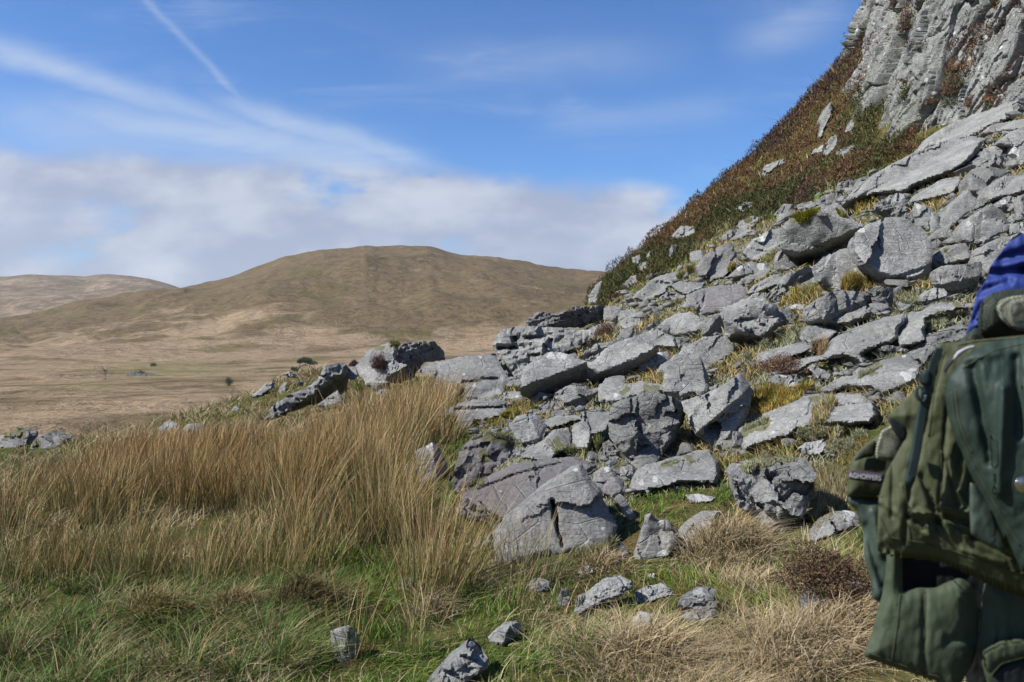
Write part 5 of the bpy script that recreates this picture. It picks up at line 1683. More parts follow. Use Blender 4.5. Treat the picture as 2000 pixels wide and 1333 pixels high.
M('C', "1310,915 1400,900 1395,955 1320,975", "small moss pad left of the sharp-ridged boulder")
M('E', "1730,385 1780,330 1900,305 2010,312 1850,355", "smooth green moss film at the back of the white-blotched slab", ln=.02)
M('E', "270,155 420,98 560,105 710,200 610,235 560,165 420,132 300,165", "green moss fringe over the rough purple-grey boulder", ln=.04)
M('E', "1350,600 1400,600 1500,790 1430,810 1360,700", "grey-green moss between the big triangular slab and the plank-shaped stone", ln=.04)
M('E', "240,510 330,450 400,470 380,520 260,570", "moss wedge between the rough boulder and the purple-grey slab", ln=.03)
M('E', "1040,1070 1200,1010 1310,1000 1400,930 1430,960 1310,1080 1150,1140", "mossy bank at the right foot of the big triangular slab", cols=MOSSC + RUSTY, ln=.06)
Gr = lambda t_, s, lb, cols=ORANGE, ln=.16, dens=.8, **k: lay_mat(t_, s, 'grass_tuft', 'grass tuft', lb, cols, ln, dens, tall=.7, **k)
Gr('B', "470,165 530,80 640,30 820,30 860,60 720,155 620,175", "bushy yellow-green tuft above the bright white stone", cols=ORANGE + [(.24, .32, .04)], ln=.14)
Gr('P', "1640,572 1648,552 1672,545 1700,562 1695,574", "orange grass tuft under the biggest rounded boulder", ln=.14, dens=2)
Gr('B', "240,1020 290,830 420,780 560,810 770,750 760,820 600,905 440,980", "large orange grass patch behind the largest bedrock slab", ln=.10)
Gr('C', "600,920 700,860 820,830 855,860 800,970 740,1015 650,955", "orange grass tuft at the lower end of the longest leaning slab", ln=.13)
Gr('A', "0,960 100,930 230,820 430,830 400,870 280,920 200,960 60,1025 -10,1045", "orange and green grass strip below the wedge boulder", cols=ORANGE + GREEN[:2], ln=.07)
Gr('A', "510,1215 620,1195 800,1205 860,1110 960,1050 990,1095 920,1185 900,1310 800,1275 620,1295", "bright green grass pocket left of the pitted boulder", cols=GREEN + OLIVE, ln=.09)
Gr('D', "1340,505 1470,425 1490,435 1450,555 1380,545", "yellowish grass pocket above the lean ledge", cols=OLIVE, ln=.14)
Gr('D', "1080,600 1130,535 1180,545 1100,625", "small orange tuft at the flat white-patched rock", ln=.12, dens=2, limit=.2)
Gr('D', "640,910 660,855 735,840 725,905 665,945", "straw tuft in the middle of the upper scree", cols=STRAW + OLIVE, ln=.14, dens=2, limit=.25)
Gr('F', "810,410 905,405 935,490 860,525 820,490", "olive tuft in the shadow between wedge and rock tower", cols=OLIVE + GREEN, ln=.20, dens=2)
Gr('B', "740,485 800,450 885,475 850,535 740,545", "brownish grass tuft at the head of the heather strip", cols=[(.25, .17, .08), (.30, .21, .11)], ln=.12)
Gr('D', "680,640 760,580 850,560 860,600 760,680 700,690", "olive grass fringe under the steep triangular boulder", cols=OLIVE, ln=.15, limit=.3)
Gr('A', "780,870 900,850 1010,845 990,870 830,890", "dry moss-grass strip above the stepped slab", cols=OLIVE, ln=.05, limit=.2)
Gr('P', "1585,800 1625,770 1640,790 1610,830 1590,860 1580,830", "sparse straw tuft left of the garment's raised flap", cols=STRAW + OLIVE, ln=.07, dens=.4)


# ---- heather
def sprigs(B, upn, size, cols, rng, jitter=.22):
    """small leafy faces: one bent triangle pair per sprig"""
    n = len(B)
    d1 = rng.normal(size=(n, 3))
    d1 /= np.linalg.norm(d1, axis=1)[:, None]
    d2 = np.cross(d1, rng.normal(size=(n, 3)))
    d2 /= np.linalg.norm(d2, axis=1)[:, None] + 1e-9
    d1 = d1 + upn * .6
    s_ = (size * rng.uniform(.5, 1.4, n))[:, None]
    a = B - d2 * s_ * .22
    b_ = B + d2 * s_ * .22
    c_ = B + d1 * s_
    V_ = np.stack([a, b_, c_], 1).reshape(-1, 3)
    C_ = np.repeat(cols * (1 + rng.normal(size=(n, 1)) * jitter), 3, 0)
    return V_, np.arange(3 * n), np.full(n, 3), C_


PURP = np.array([(.125, .068, .058), (.095, .05, .042), (.16, .085, .062)])
HGRN = np.array([(.095, .105, .028), (.12, .12, .035), (.075, .085, .025)])
HRUS = np.array([(.22, .115, .055), (.26, .15, .075), (.18, .09, .045)])
rg7 = np.random.default_rng(701)
NH = 420000
xh = rg7.uniform(2, 30, NH)
yh = rg7.uniform(27, 62, NH)
zh = H(xh, yh)
kp = heath_mask(xh, yh, zh) > .5
xh, yh, zh = xh[kp], yh[kp], zh[kp]
n = len(xh)
bushy = fbm2(xh, yh, .9, 3, 301)
topz = .08 + .75 * np.clip(bushy + .2, 0, 1.2) + .35 * np.clip(fbm2(xh, yh, 2.4, 2, 305), 0, 1)
fr_ = 1 - rg7.random(n) ** 2 * .9
uh, vh = to_px(xh, yh, zh)
patch = fbm2(xh, yh, .30, 3, 309) * 1.2 + rg7.normal(size=n) * .08
dlow = polydist(uh, vh, [(1190,595),(1230,565),(1330,520),(1400,455),(1480,430),(1560,400),(1680,345),(1720,310)], False)
gsc = patch + sstep(95, 10, dlow) * .55 - .12
psc = fbm2(xh, yh, .33, 3, 313) * 1.2 + rg7.normal(size=n) * .07 + sstep(30, 130, dlow) * .18
ch = .66 * np.where((gsc > .12)[:, None], HGRN[rg7.integers(0, 3, n)], np.where((psc > .05)[:, None], PURP[rg7.integers(0, 3, n)], HRUS[rg7.integers(0, 3, n)]))
B = np.stack([xh, yh, zh + topz * fr_], 1)
B[:, :2] += rg7.normal(size=(n, 2)) * .05
uh, vh = to_px(B[:, 0], B[:, 1], B[:, 2])
kp = ~covered_np(uh, vh)
part = sprigs(B[kp], np.array([[0, 0, 1.]]), .11, ch[kp], rg7, .24)
tag(blades_object('heather', [part], origin=np.zeros(3)), "brown, purple and olive heather and bilberry clothing the steep slope", 'heather', kind='stuff')


# growth rooted in the joints of the crag
X0c, Y0c, Z0c, FRc, S2c, H2c = CLIFF_GRID
gm = sstep(.35, .8, FRc).ravel() * (fbm(np.stack([S2c.ravel() * .45, H2c.ravel() * .40, np.full(S2c.size, 6.)], 1), 3, 371) > .08) + (fbm(np.stack([S2c.ravel() * .8, H2c.ravel() * 1.1, np.full(S2c.size, 2.)], 1), 3, 372) > .78)
idx = np.where(gm > .4)[0]
idx = rg7.choice(idx, min(len(idx) * 3, 30000))
Bc = np.stack([X0c.ravel()[idx], Y0c.ravel()[idx], Z0c.ravel()[idx]], 1) + rg7.normal(size=(len(idx), 3)) * .06 + np.array([-.05, -.06, .03])
tn = fbm(Bc * .7, 3, 375)
cc = np.where((tn > .1)[:, None], PURP[rg7.integers(0, 3, len(idx))], np.where((tn > -.25)[:, None], HRUS[rg7.integers(0, 3, len(idx))], HGRN[rg7.integers(0, 3, len(idx))]))
tag(blades_object('undergrowth', [sprigs(Bc, np.array([[-.3, -.3, .8]]), .10, cc, rg7)], origin=np.zeros(3)), "dark heather and dry grass growing in the joints of the crag", 'undergrowth', kind='stuff')


def heather_tuft(u_, v_, wpx, hpx, label, cols=PURP, n=2600, y=None, name='heather_bush', cat='heather', spr=1.0):
    if y is None:
        dr = Vector((U(u_), 1, V(v_))).normalized()
        org = Vector((0, 0, 0))
        for _t in range(5):
            hit, loc, nor, _, ob, _ = SC.ray_cast(DG_, org, dr)
            if not hit or ob.name.split('.')[0] not in SKIPPED | {'heather'}:
                break
            org = loc + dr * .02
        p = loc if hit else ground_at(u_, v_)
    else:
        p = Vector((U(u_) * y, y, V(v_) * y))
    m = p.y / F
    rx, rz = wpx * m / 2, hpx * m
    d = rg7.normal(size=(n, 3))
    d /= np.linalg.norm(d, axis=1)[:, None]
    d[:, 2] = np.abs(d[:, 2])
    lump = 1 + .35 * fbm(d * 2.3 + u_, 3, int(u_))
    rad_ = rg7.random(n) ** .35 * lump
    B = np.stack([d[:, 0] * rx * rad_, d[:, 1] * rx * .8 * rad_, d[:, 2] * rz * rad_], 1) + np.array(p)
    size_ = max(.022, 2.6 * m) * spr
    root = empty(name, p)
    tag(root, label, cat)
    f_ = blades_object('foliage', [sprigs(B, d * .8, np.full(n, size_), np.asarray(cols)[rg7.integers(0, len(cols), n)], rg7)], origin=np.array(p))
    f_.location = (0, 0, 0)
    f_.parent = root
    k = 60
    e_ = d[:k] * np.array([rx * .85, rx * .7, rz * .95]) * lump[:k, None]
    st_ = ribbons(np.repeat(np.array(p)[None], k, 0) + rg7.normal(size=(k, 3)) * [rx * .2, rx * .2, 0], e_ / (np.linalg.norm(e_, axis=1)[:, None] + 1e-9), np.zeros((k, 3)), np.linalg.norm(e_, axis=1), np.full(k, max(.004, .8 * m)), np.tile([.07, .045, .03], (k, 1)), np.tile([.09, .06, .04], (k, 1)), 2, 1, rg7)
    s_ = blades_object('stem', [st_], origin=np.array(p))
    s_.location = (0, 0, 0)
    s_.parent = root
    return root


heather_tuft(1128, 683, 58, 36, "dark brown heather bush in front of the layered outcrop")
heather_tuft(1182, 655, 46, 22, "lower brown heather bush right behind the dark one", cols=np.vstack([PURP, HRUS]))
heather_tuft(740, 720, 30, 28, "round dark heather tuft growing on the face of the rock tower")
heather_tuft(692, 716, 18, 10, "small heather tuft between the wedge and the rock tower")
heather_tuft(1530, 726, 100, 34, "long strip of brown heather along a slab above orange grass", cols=np.vstack([PURP, HRUS]), n=4000)
heather_tuft(1608, 1150, 172, 80, "big reddish-brown heather bush beside the olive garment", cols=np.array([(.15, .08, .055), (.11, .065, .045), (.20, .125, .075), (.13, .12, .045)]), n=9000, spr=.75)
heather_tuft(1862, 186, 52, 44, "dark heather bush in a crack of the crag", cols=np.vstack([PURP, HRUS]), n=2500)
heather_tuft(1866, 140, 40, 24, "orange-brown grass tuft above the dark heather bush on the crag", cols=HRUS * 1.3, n=1200)
heather_tuft(1768, 60, 30, 50, "brown growth filling a dark groove near the top of the crag", cols=np.vstack([PURP, HRUS]), n=1600)
heather_tuft(1815, 205, 30, 18, "rusty tuft at the left foot of the pointed crag flake", cols=HRUS, n=900)
heather_tuft(1748, 12, 26, 18, "dark tuft on the crag's top left edge", cols=PURP, n=900)
heather_tuft(1930, 200, 24, 16, "small orange tuft at the base of the crag", cols=HRUS * 1.4, n=700)
heather_tuft(1893, 208, 16, 22, "upright brown tuft left of the small orange one", cols=HRUS, n=600)
heather_tuft(1275, 480, 30, 16, "sprawling bush breaking the skyline above the lower heather", cols=np.vstack([PURP, HGRN]), n=500, y=45, spr=1.3)

# ------------------------------------------------------------------ trees, ruin and twigs far off
def tube(points, radii, sides=7):
    vs_, fs_ = [], []
    n = len(points)
    for i in range(n):
        p = Vector(points[i])
        d = (Vector(points[min(i + 1, n - 1)]) - Vector(points[max(i - 1, 0)])).normalized()
        a = d.orthogonal().normalized()
        b_ = d.cross(a)
        for k in range(sides):
            t_ = 2 * math.pi * k / sides
            vs_.append(p + (a * math.cos(t_) + b_ * math.sin(t_)) * radii[i])
    for i in range(n - 1):
        for k in range(sides):
            k2 = (k + 1) % sides
            fs_.append((i * sides + k, i * sides + k2, (i + 1) * sides + k2, (i + 1) * sides + k))
    fs_.append(tuple(range(sides))[::-1])
    fs_.append(tuple((n - 1) * sides + k for k in range(sides)))
    return vs_, fs_


def mesh_of(name, pieces, mat, parent=None, loc=None, smooth=True):
    V_, F_ = [], []
    for vs_, fs_ in pieces:
        o_ = len(V_)
        V_ += [tuple(v_) for v_ in vs_]
        F_ += [tuple(i + o_ for i in f) for f in fs_]
    me_ = bpy.data.meshes.new(name)
    me_.from_pydata(V_, [], F_)
    if smooth:
        me_.polygons.foreach_set('use_smooth', np.ones(len(F_), bool))
    me_.update()
    return link(name, me_, mat, parent=parent, loc=loc)


def plain(name, col_, rough=.85, var=.25, scale=8.):
    m_, t_, b_ = material(name)
    tcn = t_.n.new('ShaderNodeTexCoord')
    nz = t_.noise(tcn.outputs['Object'], scale, 5, .65)
    k = t_.math('ADD', 1 - var, t_.math('MULTIPLY', nz, 2 * var))
    k = t_.math('MULTIPLY', k, .76)
    t_.l.new(t_.mix(1.0, col_, t_.comb(k, k, k), 'MULTIPLY'), b_.inputs['Base Color'])
    b_.inputs['Roughness'].default_value = rough
    b_.inputs['Specular IOR Level'].default_value = .2
    return m_


BARK = plain('bark', (.12, .095, .075))
PALE_BARK = plain('pale_bark', (.30, .26, .22))
rg8 = np.random.default_rng(811)

# wind-bent tree on the knoll
p = ground_at(578, 726)
m = p.y / F
root = tag(empty('tree', p), "wind-bent dark green tree leaning right on the rocky knoll", 'tree')
P2 = lambda dx, dz, dyy=0.: (dx * m, dyy, dz * m)
tr = [tube([P2(0, -4), P2(3, 4), P2(8, 9), P2(16, 13), P2(26, 16)], [1.6 * m, 1.3 * m, 1.1 * m, .8 * m, .4 * m]),
      tube([P2(7, 8), P2(8, 14), P2(12, 20)], [.9 * m, .6 * m, .3 * m]), tube([P2(14, 12), P2(24, 12, .3), P2(33, 14, .4)], [.7 * m, .5 * m, .25 * m])]
mesh_of('trunk', tr, BARK, root)
cl = [(12, 21, 9, 4), (22, 22, 10, 4.5), (32, 17, 9, 3.6), (6, 19, 5, 3), (26, 18, 9, 3), (37, 15, 5, 2.4), (17, 25, 7, 2.6), (-2, 5, 8, 4)]
B = []
for (dx, dz, rx, rz) in cl:
    k = int(rx * rz * 16)
    d = rg8.normal(size=(k, 3))
    d /= np.linalg.norm(d, axis=1)[:, None]
    B.append(d * (rg8.random(k) ** .4)[:, None] * np.array([rx, rx * .8, rz]) * m + np.array([dx * m, 0, dz * m]))
B = np.concatenate(B)
f_ = blades_object('crown', [sprigs(B, np.zeros((len(B), 3)) + [0, 0, .4], np.full(len(B), 2.6 * m), np.array([(.075, .115, .03), (.10, .14, .04), (.055, .08, .025)])[rg8.integers(0, 3, len(B))], rg8)], origin=np.zeros(3))
f_.parent = root


def bush(u_, v_, wpx, hpx, label, cols, name='bush', n=420):
    p = ground_at(u_, v_)
    m = p.y / F
    root = tag(empty(name, p), label, name)
    d = rg8.normal(size=(n, 3))
    d /= np.linalg.norm(d, axis=1)[:, None]
    lump = 1 + .4 * fbm(d * 2 + u_, 2, int(u_))
    B = d * (rg8.random(n) ** .4 * lump)[:, None] * np.array([wpx / 2, wpx / 2, hpx / 2]) * m + np.array([0, 0, hpx * .5 * m])
    f_ = blades_object('foliage', [sprigs(B, d * .5, np.full(n, 2.4 * m), np.array(cols)[rg8.integers(0, len(cols), n)], rg8)], origin=np.zeros(3))
    f_.parent = root
    mesh_of('stem', [tube([(0, 0, -.2), (0, 0, hpx * .5 * m)], [.9 * m, .4 * m], 5)], BARK, root)


DKG = [(.05, .065, .03), (.065, .08, .035), (.04, .05, .025)]
bush(447, 754, 14, 17, "small round dark bush alone on the pale valley floor", DKG)
bush(300, 716, 13, 7, "low dark bush on the green strip above the ruin", DKG, n=200)
bush(276, 732, 12, 8, "dark scrub next to the ruined wall", DKG, n=200)
# bare tree in the valley
p = ground_at(205, 743)
m = p.y / F
root = tag(empty('bare_tree', p), "leafless small tree standing left of the ruin in the valley", 'tree')
pc = [tube([(0, 0, -.3), (.2 * m, 0, 10 * m), (1 * m, 0, 20 * m)], [.9 * m, .6 * m, .35 * m], 5)]
for k in range(26):
    h0 = rg8.uniform(8, 20) * m
    an = rg8.uniform(0, 6.28)
    e_ = rg8.uniform(8, 15) * m
    pc.append(tube([(.3 * m, 0, h0), (math.cos(an) * e_ * .5, math.sin(an) * e_ * .5, h0 + e_ * .5), (math.cos(an) * e_ * .8, math.sin(an) * e_ * .8, h0 + e_ * 1.1)], [.3 * m, .22 * m, .12 * m], 4))
mesh_of('trunk', pc[:1], PALE_BARK, root)
mesh_of('crown', pc[1:], PALE_BARK, root)
# ruined wall in the valley
p = ground_at(272, 735)
m = p.y / F
pc = []
for (dx, w_, h_, dyy) in ((-22, 7, 5, 0), (-14, 9, 9, 0), (-4, 10, 6, .5), (6, 12, 5, 0), (18, 9, 7, .5), (27, 10, 4, 0), (36, 8, 3, .3), (-8, 6, 12, 4), (12, 7, 8, 4)):
    x0_, x1_, z1_ = (dx - w_ / 2) * m, (dx + w_ / 2) * m, h_ * m
    sl_ = rg8.uniform(.5, 1) * z1_
    y0_, y1_ = dyy * m, (dyy + 3.5) * m
    pc.append(([(x0_, y0_, -.6), (x1_, y0_, -.6), (x1_, y1_, -.6), (x0_, y1_, -.6), (x0_ + .1 * m, y0_, z1_), (x1_ - .2 * m, y0_ + .1, sl_), (x1_, y1_, sl_ * .9), (x0_, y1_, z1_ * .95)],
               [(0, 1, 5, 4), (1, 2, 6, 5), (2, 3, 7, 6), (3, 0, 4, 7), (4, 5, 6, 7), (3, 2, 1, 0)]))
o = mesh_of('ruined_wall', pc, ROCK_FAR, loc=p, smooth=False)
tag(o, "broken grey stone ruin on the valley floor beside dark scrub", 'ruin')
# dead sapling on the crag's edge
p = Vector((U(1690) * 40, 40, V(62) * 40))
m = 40 / F
pc = [tube([(0, 0, -1), (-.5 * m, 0, 14 * m), (-3 * m, 0, 38 * m)], [.6 * m, .5 * m, .25 * m], 5)]
for k in range(9):
    h0 = rg8.uniform(2, 26) * m
    an = rg8.uniform(0, 6.28)
    e_ = rg8.uniform(6, 16) * m
    pc.append(tube([(-.6 * m, 0, h0), (math.cos(an) * e_ * .6, math.sin(an) * e_ * .6, h0 + e_)], [.3 * m, .12 * m], 4))
root = tag(empty('sapling', p), "bare pale sapling sticking up at the crag's left skyline", 'sapling')
mesh_of('trunk', pc[:1], PALE_BARK, root)
mesh_of('branch', pc[1:], PALE_BARK, root)

# ------------------------------------------------------------------ the olive garment close to the camera, with the blue bag behind it
TILES['L'] = (1640, 860, 2.819)


def fabric(name, col_, weave=1400., rough=.7, wr=.35, mesh=False):
    m_, t_, b_ = material(name)
    tcn = t_.n.new('ShaderNodeTexCoord')
    p_ = tcn.outputs['Object']
    big_ = t_.noise(p_, 9, 4, .55)
    fine = t_.noise(p_, 160, 3, .6)
    k = t_.math('ADD', .62, t_.math('ADD', t_.math('MULTIPLY', big_, .10), t_.math('MULTIPLY', fine, .15)))
    c_ = t_.mix(1.0, col_, t_.comb(k, k, k), 'MULTIPLY')
    if mesh:
        v_ = t_.voro(t_.mapping(p_, rot=(0, .7, 0)), 330., 'F1', .15)
        hole = t_.ss(v_.outputs['Distance'], .32, .5)
        c_ = t_.mix(hole, c_, t_.mix(1.0, c_, (.22, .22, .22), 'MULTIPLY'))
    t_.l.new(c_, b_.inputs['Base Color'])
    b_.inputs['Roughness'].default_value = rough
    b_.inputs['Specular IOR Level'].default_value = .3
    wv = t_.n.new('ShaderNodeTexWave')
    t_.put(wv.inputs['Vector'], p_)
    wv.inputs['Scale'].default_value = weave / 6
    h_ = t_.math('ADD', t_.math('MULTIPLY', t_.noise(t_.mapping(p_, scale=(1, 1, .55), rot=(0, .35, 0)), 24, 5, .6, .6), 1.0), t_.math('MULTIPLY', wv.outputs['Fac'], .02))
    t_.l.new(t_.bump(h_, wr, .012), b_.inputs['Normal'])
    return m_


OLIVE_CLOTH = fabric('olive_cloth', (.066, .076, .036))
OLIVE_LOW = fabric('olive_cloth_lower', (.056, .074, .042))
BOTTLE = fabric('bottle_green_cloth', (.024, .042, .032), rough=.6)
TEAL = fabric('teal_green_cloth', (.058, .082, .066), rough=.55)
MESHC = fabric('mesh_cloth', (.055, .072, .045), mesh=True)
MESHL = fabric('pale_mesh_cloth', (.40, .41, .30), mesh=True)
BLUE = fabric('blue_cloth', (.016, .036, .19), rough=.6, wr=.5)
SHADEC = fabric('painted_shade_cloth', (.010, .013, .014))  # near-black colour that paints shade into the garment's recesses and openings
ZIPM = plain('zip_teal', (.030, .048, .048), .45, .15, 60)
GREYT = plain('grey_trim', (.42, .40, .44), .7, .2, 80)
PURPT = plain('purple_trim', (.07, .05, .075), .7, .2, 80)
WHITET = plain('white_thread', (.78, .78, .76), .7, .05, 80)
METAL, t, b = material('snap_metal')
b.inputs['Base Color'].default_value = (.55, .53, .50, 1)
b.inputs['Metallic'].default_value = 1
b.inputs['Roughness'].default_value = .3


def cloth(name, tile, s, y0, mat, parent, bulge=.02, thick=.02, b_=0., c_=0., wrinkle=.004, folds=(), spacing=4.2, rim=.006, vref=900., uref=1850.):
    pts = parse(tile, s)
    x0, yy0, k_ = TILES[tile]
    rng = np.random.default_rng(int(abs(pts[0][0] * 7 + pts[0][1])))
    m_ = y0 / F
    # rounded outline
    sm = []
    for i in range(len(pts)):
        p0, p1, p2, p3 = pts[i - 1], pts[i], pts[(i + 1) % len(pts)], pts[(i + 2) % len(pts)]
        L_ = math.hypot(p2[0] - p1[0], p2[1] - p1[1])
        k = max(1, int(L_ / spacing))
        for j in range(k):
            t_ = j / k
            q = []
            for a in (0, 1):
                q.append(.5 * (2 * p1[a] + (p2[a] - p0[a]) * t_ * .55 + (2 * p0[a] - 5 * p1[a] + 4 * p2[a] - p3[a]) * t_ ** 2 * .0 + 0) if False else p1[a] + (p2[a] - p1[a]) * t_)
            sm.append(tuple(q))
    arr = np.array(sm)
    for _ in range(2):
        arr = .5 * arr + .25 * (np.roll(arr, 1, 0) + np.roll(arr, -1, 0))
    sm = [tuple(q) for q in arr]

    def dep(u, v, dn):
        d = -bulge * .42 * (1 - (1 - np.minimum(1, dn * 1.3)) ** 2) + b_ * (u - uref) * m_ - c_ * (v - vref) * m_
        q = np.stack([u * .022, v * .012, np.full(len(u), y0 * 30)], 1)
        d = d + wrinkle * .6 * fbm(q, 3, 5) + wrinkle * .5 * (1 - np.abs(fbm(q * 2.2 + 4, 2, 9)))
        for (ax, ay, bx, by, w_, h_) in folds:
            pl = [(x0 + ax / k_, yy0 + ay / k_), (x0 + bx / k_, yy0 + by / k_)]
            w2 = max(w_ * 1.1, spacing * 1.5)
            d = d + h_ * .8 * np.exp(-(polydist(u, v, pl, False) / w2) ** 2)
        return d
    me_, org = solid(name, sm, y0, vref, dep, thick, spacing, rim, rng, jag=0, smooth_angle=0, uniform=True, back_shrink=.99, follow=True)
    o_ = link(name, me_, mat, loc=org)
    if parent is not None:
        o_.location = Vector(org) - parent.location
        o_.parent = parent
    return o_


bag = empty('bag', (0.80, 1.36, -.25))
tag(bag, "royal blue fabric bag rising behind the top of the olive garment", 'bag')
cloth('fabric', 'K', "745,655 765,580 790,500 810,400 850,350 875,310 885,250 940,180 1000,100 1091,48 1400,-60 1900,-40 2100,300 2100,2400 900,2400 860,700 820,625", 1.30, BLUE, bag, bulge=.06, thick=.22, wrinkle=.006,
      folds=[(890,290,1091,265,9,.024),(1091,265,1300,240,10,.02),(960,200,1150,150,10,.02),(830,400,1000,330,8,.012),(800,560,850,460,6,.01)])
vest = empty('waistcoat', (0.75, 1.14, -.30))
tag(vest, "olive green multi-pocket waistcoat with zip, mesh panels and sewn name tape", 'waistcoat')
cloth('hem_shade', 'L', "300,560 420,560 640,620 1000,760 1600,800 1600,1700 760,1700 700,1333 600,1000 360,880 310,700", 1.235, SHADEC, vest, bulge=.01, thick=.03)  # dark sheet standing in for the shade under the front panel's hem
cloth('mesh_yoke', 'K', "555,760 600,705 700,690 800,606 830,610 890,660 1000,660 1500,640 1500,800 560,830", 1.19, MESHC, vest, bulge=.012, thick=.02)
cloth('mesh_pocket', 'K', "830,645 815,560 835,460 890,405 980,382 1091,376 1500,370 1500,650 1000,668 890,672", 1.175, MESHC, vest, bulge=.045, thick=.03)
cloth('mesh_window', 'K', "920,490 950,440 1010,420 1091,415 1400,415 1400,600 1091,630 1010,610 950,560", 1.138, MESHL, vest, bulge=.008, thick=.004, wrinkle=.003, rim=.002)
# side pocket with its band, mesh window and name tape
sp = cloth('side_pocket', 'L', "42,310 120,300 260,330 360,330 330,700 250,905 215,895 178,870 172,760 135,650 130,500 95,390 45,345", 1.215, TEAL, vest, bulge=.022, thick=.05, folds=[(140,480,240,800,8,.012),(190,400,220,620,9,-.008)])
cloth('pocket_band', 'L', "38,315 45,190 62,115 105,55 190,-15 290,-85 350,-60 380,100 330,345 250,325 120,315", 1.205, OLIVE_CLOTH, vest, bulge=.016, thick=.03)
cloth('mesh_window', 'L', "196,104 200,40 226,-50 285,-84 345,-66 350,60 318,118 250,114", 1.186, MESHL, vest, bulge=.004, thick=.003, wrinkle=.002, rim=.001)
cloth('mesh_window', 'L', "75,120 110,65 195,-5 205,20 190,90 140,95", 1.192, MESHC, vest, bulge=.003, thick=.003, wrinkle=.002, rim=.001)
tape = cloth('name_tape', 'L', "47,166 120,170 250,186 244,242 150,232 44,214", 1.184, PURPT, vest, bulge=.004, thick=.003, wrinkle=.0005, rim=.001)
fc = bpy.data.curves.new('lettering', 'FONT')
fc.body = "AGHOPPERS"
fc.extrude = .0
fc.offset = .012
tmp = bpy.data.objects.new('lettering', fc)
COL.objects.link(tmp)
bpy.context.view_layer.update()
me_ = bpy.data.meshes.new_from_object(tmp.evaluated_get(bpy.context.evaluated_depsgraph_get()))
bpy.data.objects.remove(tmp)
co = np.array([v_.co[:] for v_ in me_.vertices])
co[:, 0] = (co[:, 0] - co[:, 0].min()) / np.ptp(co[:, 0])
co[:, 1] = (co[:, 1] - co[:, 1].min()) / np.ptp(co[:, 1])
x0, yy0, k_ = TILES['L']
lu = x0 + (50 + co[:, 0] * 178) / k_
lv = yy0 + (208 - co[:, 1] * 28 + co[:, 0] * 19 - 3) / k_
yl = 1.1765 + .004 * (co[:, 0] - .5) ** 2
pos = np.stack([U(lu) * yl, yl, V(lv) * yl], 1)
org = pos.mean(0)
for v_, q in zip(me_.vertices, pos - org):
    v_.co = q
me_.name = 'lettering'
lt = link('lettering', me_, WHITET)
lt.location = Vector(org) - vest.location - tape.location
lt.parent = tape
# lower pockets
cloth('lower_flap', 'L', "262,590 345,600 347,835 440,812 520,818 590,782 660,756 720,790 750,850 766,950 760,1130 735,1230 685,1310 640,1420 540,1330 420,1290 260,1240 128,1190 170,1090 212,920 232,860 250,740", 1.155, OLIVE_LOW, vest, bulge=.03, thick=.03, b_=-.05,
      folds=[(470,830,460,1300,3,.006),(600,1100,720,1090,8,.006),(250,800,180,1150,6,.004)])
cloth('lower_pocket', 'L', "800,765 900,790 1010,800 1500,820 1500,1600 870,1600 810,1333 780,1220 766,1100 775,950 785,850", 1.15, OLIVE_LOW, vest, bulge=.025, thick=.05)
cloth('cuff_band', 'L', "783,1165 880,1115 1015,1096 1500,1080 1500,1185 1015,1190 885,1225 830,1292 800,1260", 1.118, OLIVE_LOW, vest, bulge=.008, thick=.012)
cloth('pocket_mouth_shade', 'L', "836,1296 890,1235 1015,1200 1500,1195 1500,1600 870,1600", 1.121, SHADEC, vest, bulge=.004, thick=.01)  # black sheet painted in as the shade inside the pocket
# main front
cloth('front_panel', 'P', "1835,671 1826,684 1816,720 1790,760 1734,812 1738,822 1772,840 1769,856 1752,885 1730,925 1716,973 1714,1024 1713,1064 1740,1070 1775,1075 1807,1077 1840,1082 1868,1094 1910,1112 1953,1130 2000,1146 2170,1180 2170,640 2000,655 1900,665", 1.085, OLIVE_CLOTH, vest,
      bulge=.03, thick=.03, b_=-.10, folds=[(1775,1010,1800,1030,5,.012),(1790,1000,1830,1005,4,-.010),(1850,1010,1900,1025,5,.014),(1840,990,1890,1000,4,-.010),(1780,920,1765,1060,4,.008),(1800,930,1840,1040,5,.008),(1840,700,1790,900,5,.006),(1852,780,1830,1040,4,.005),(1760,950,1782,1000,3,-.004),(1815,960,1832,1035,3,.006),(1835,1000,1900,1050,3,.007),(1870,960,1905,1010,3,-.005),(1745,860,1742,1010,3,.004),(1790,1020,1838,1018,3,.007),(1805,1005,1815,1045,3,-.005),(1850,900,1872,990,3,.005),(1900,1050,1990,1095,3,.006),(1880,1075,1960,1100,3,-.004),(1720,980,1850,1075,5,-.004)], spacing=3.2)
cloth('flap_opening_shade', 'K', "287,1136 320,1150 392,1195 404,1235 385,1285 350,1270 312,1210", 1.060, SHADEC, vest, bulge=.002, thick=.003, wrinkle=.001, rim=.001)  # black patch: the shade under the raised flap, put into colour
cloth('overlay_panel', 'P', "1846,757 1851,737 1871,712 1904,684 1937,668 2000,656 2170,645 2170,1160 2000,1108 1980,1073 1952,1023 1917,966 1890,915 1878,882 1864,856 1851,810 1845,775", 1.022, BOTTLE, vest, bulge=.05, thick=.04, b_=-.12,
      folds=[(1900,720,1935,900,9,.012),(1960,760,1950,960,10,-.012),(1985,700,1990,850,9,.010),(1880,700,1950,690,8,-.006)])
cloth('side_gusset', 'L', "716,225 760,260 830,360 925,600 890,612 785,565 722,520 714,400", 1.048, TEAL, vest, bulge=.006, thick=.006, wrinkle=.004, rim=.002)
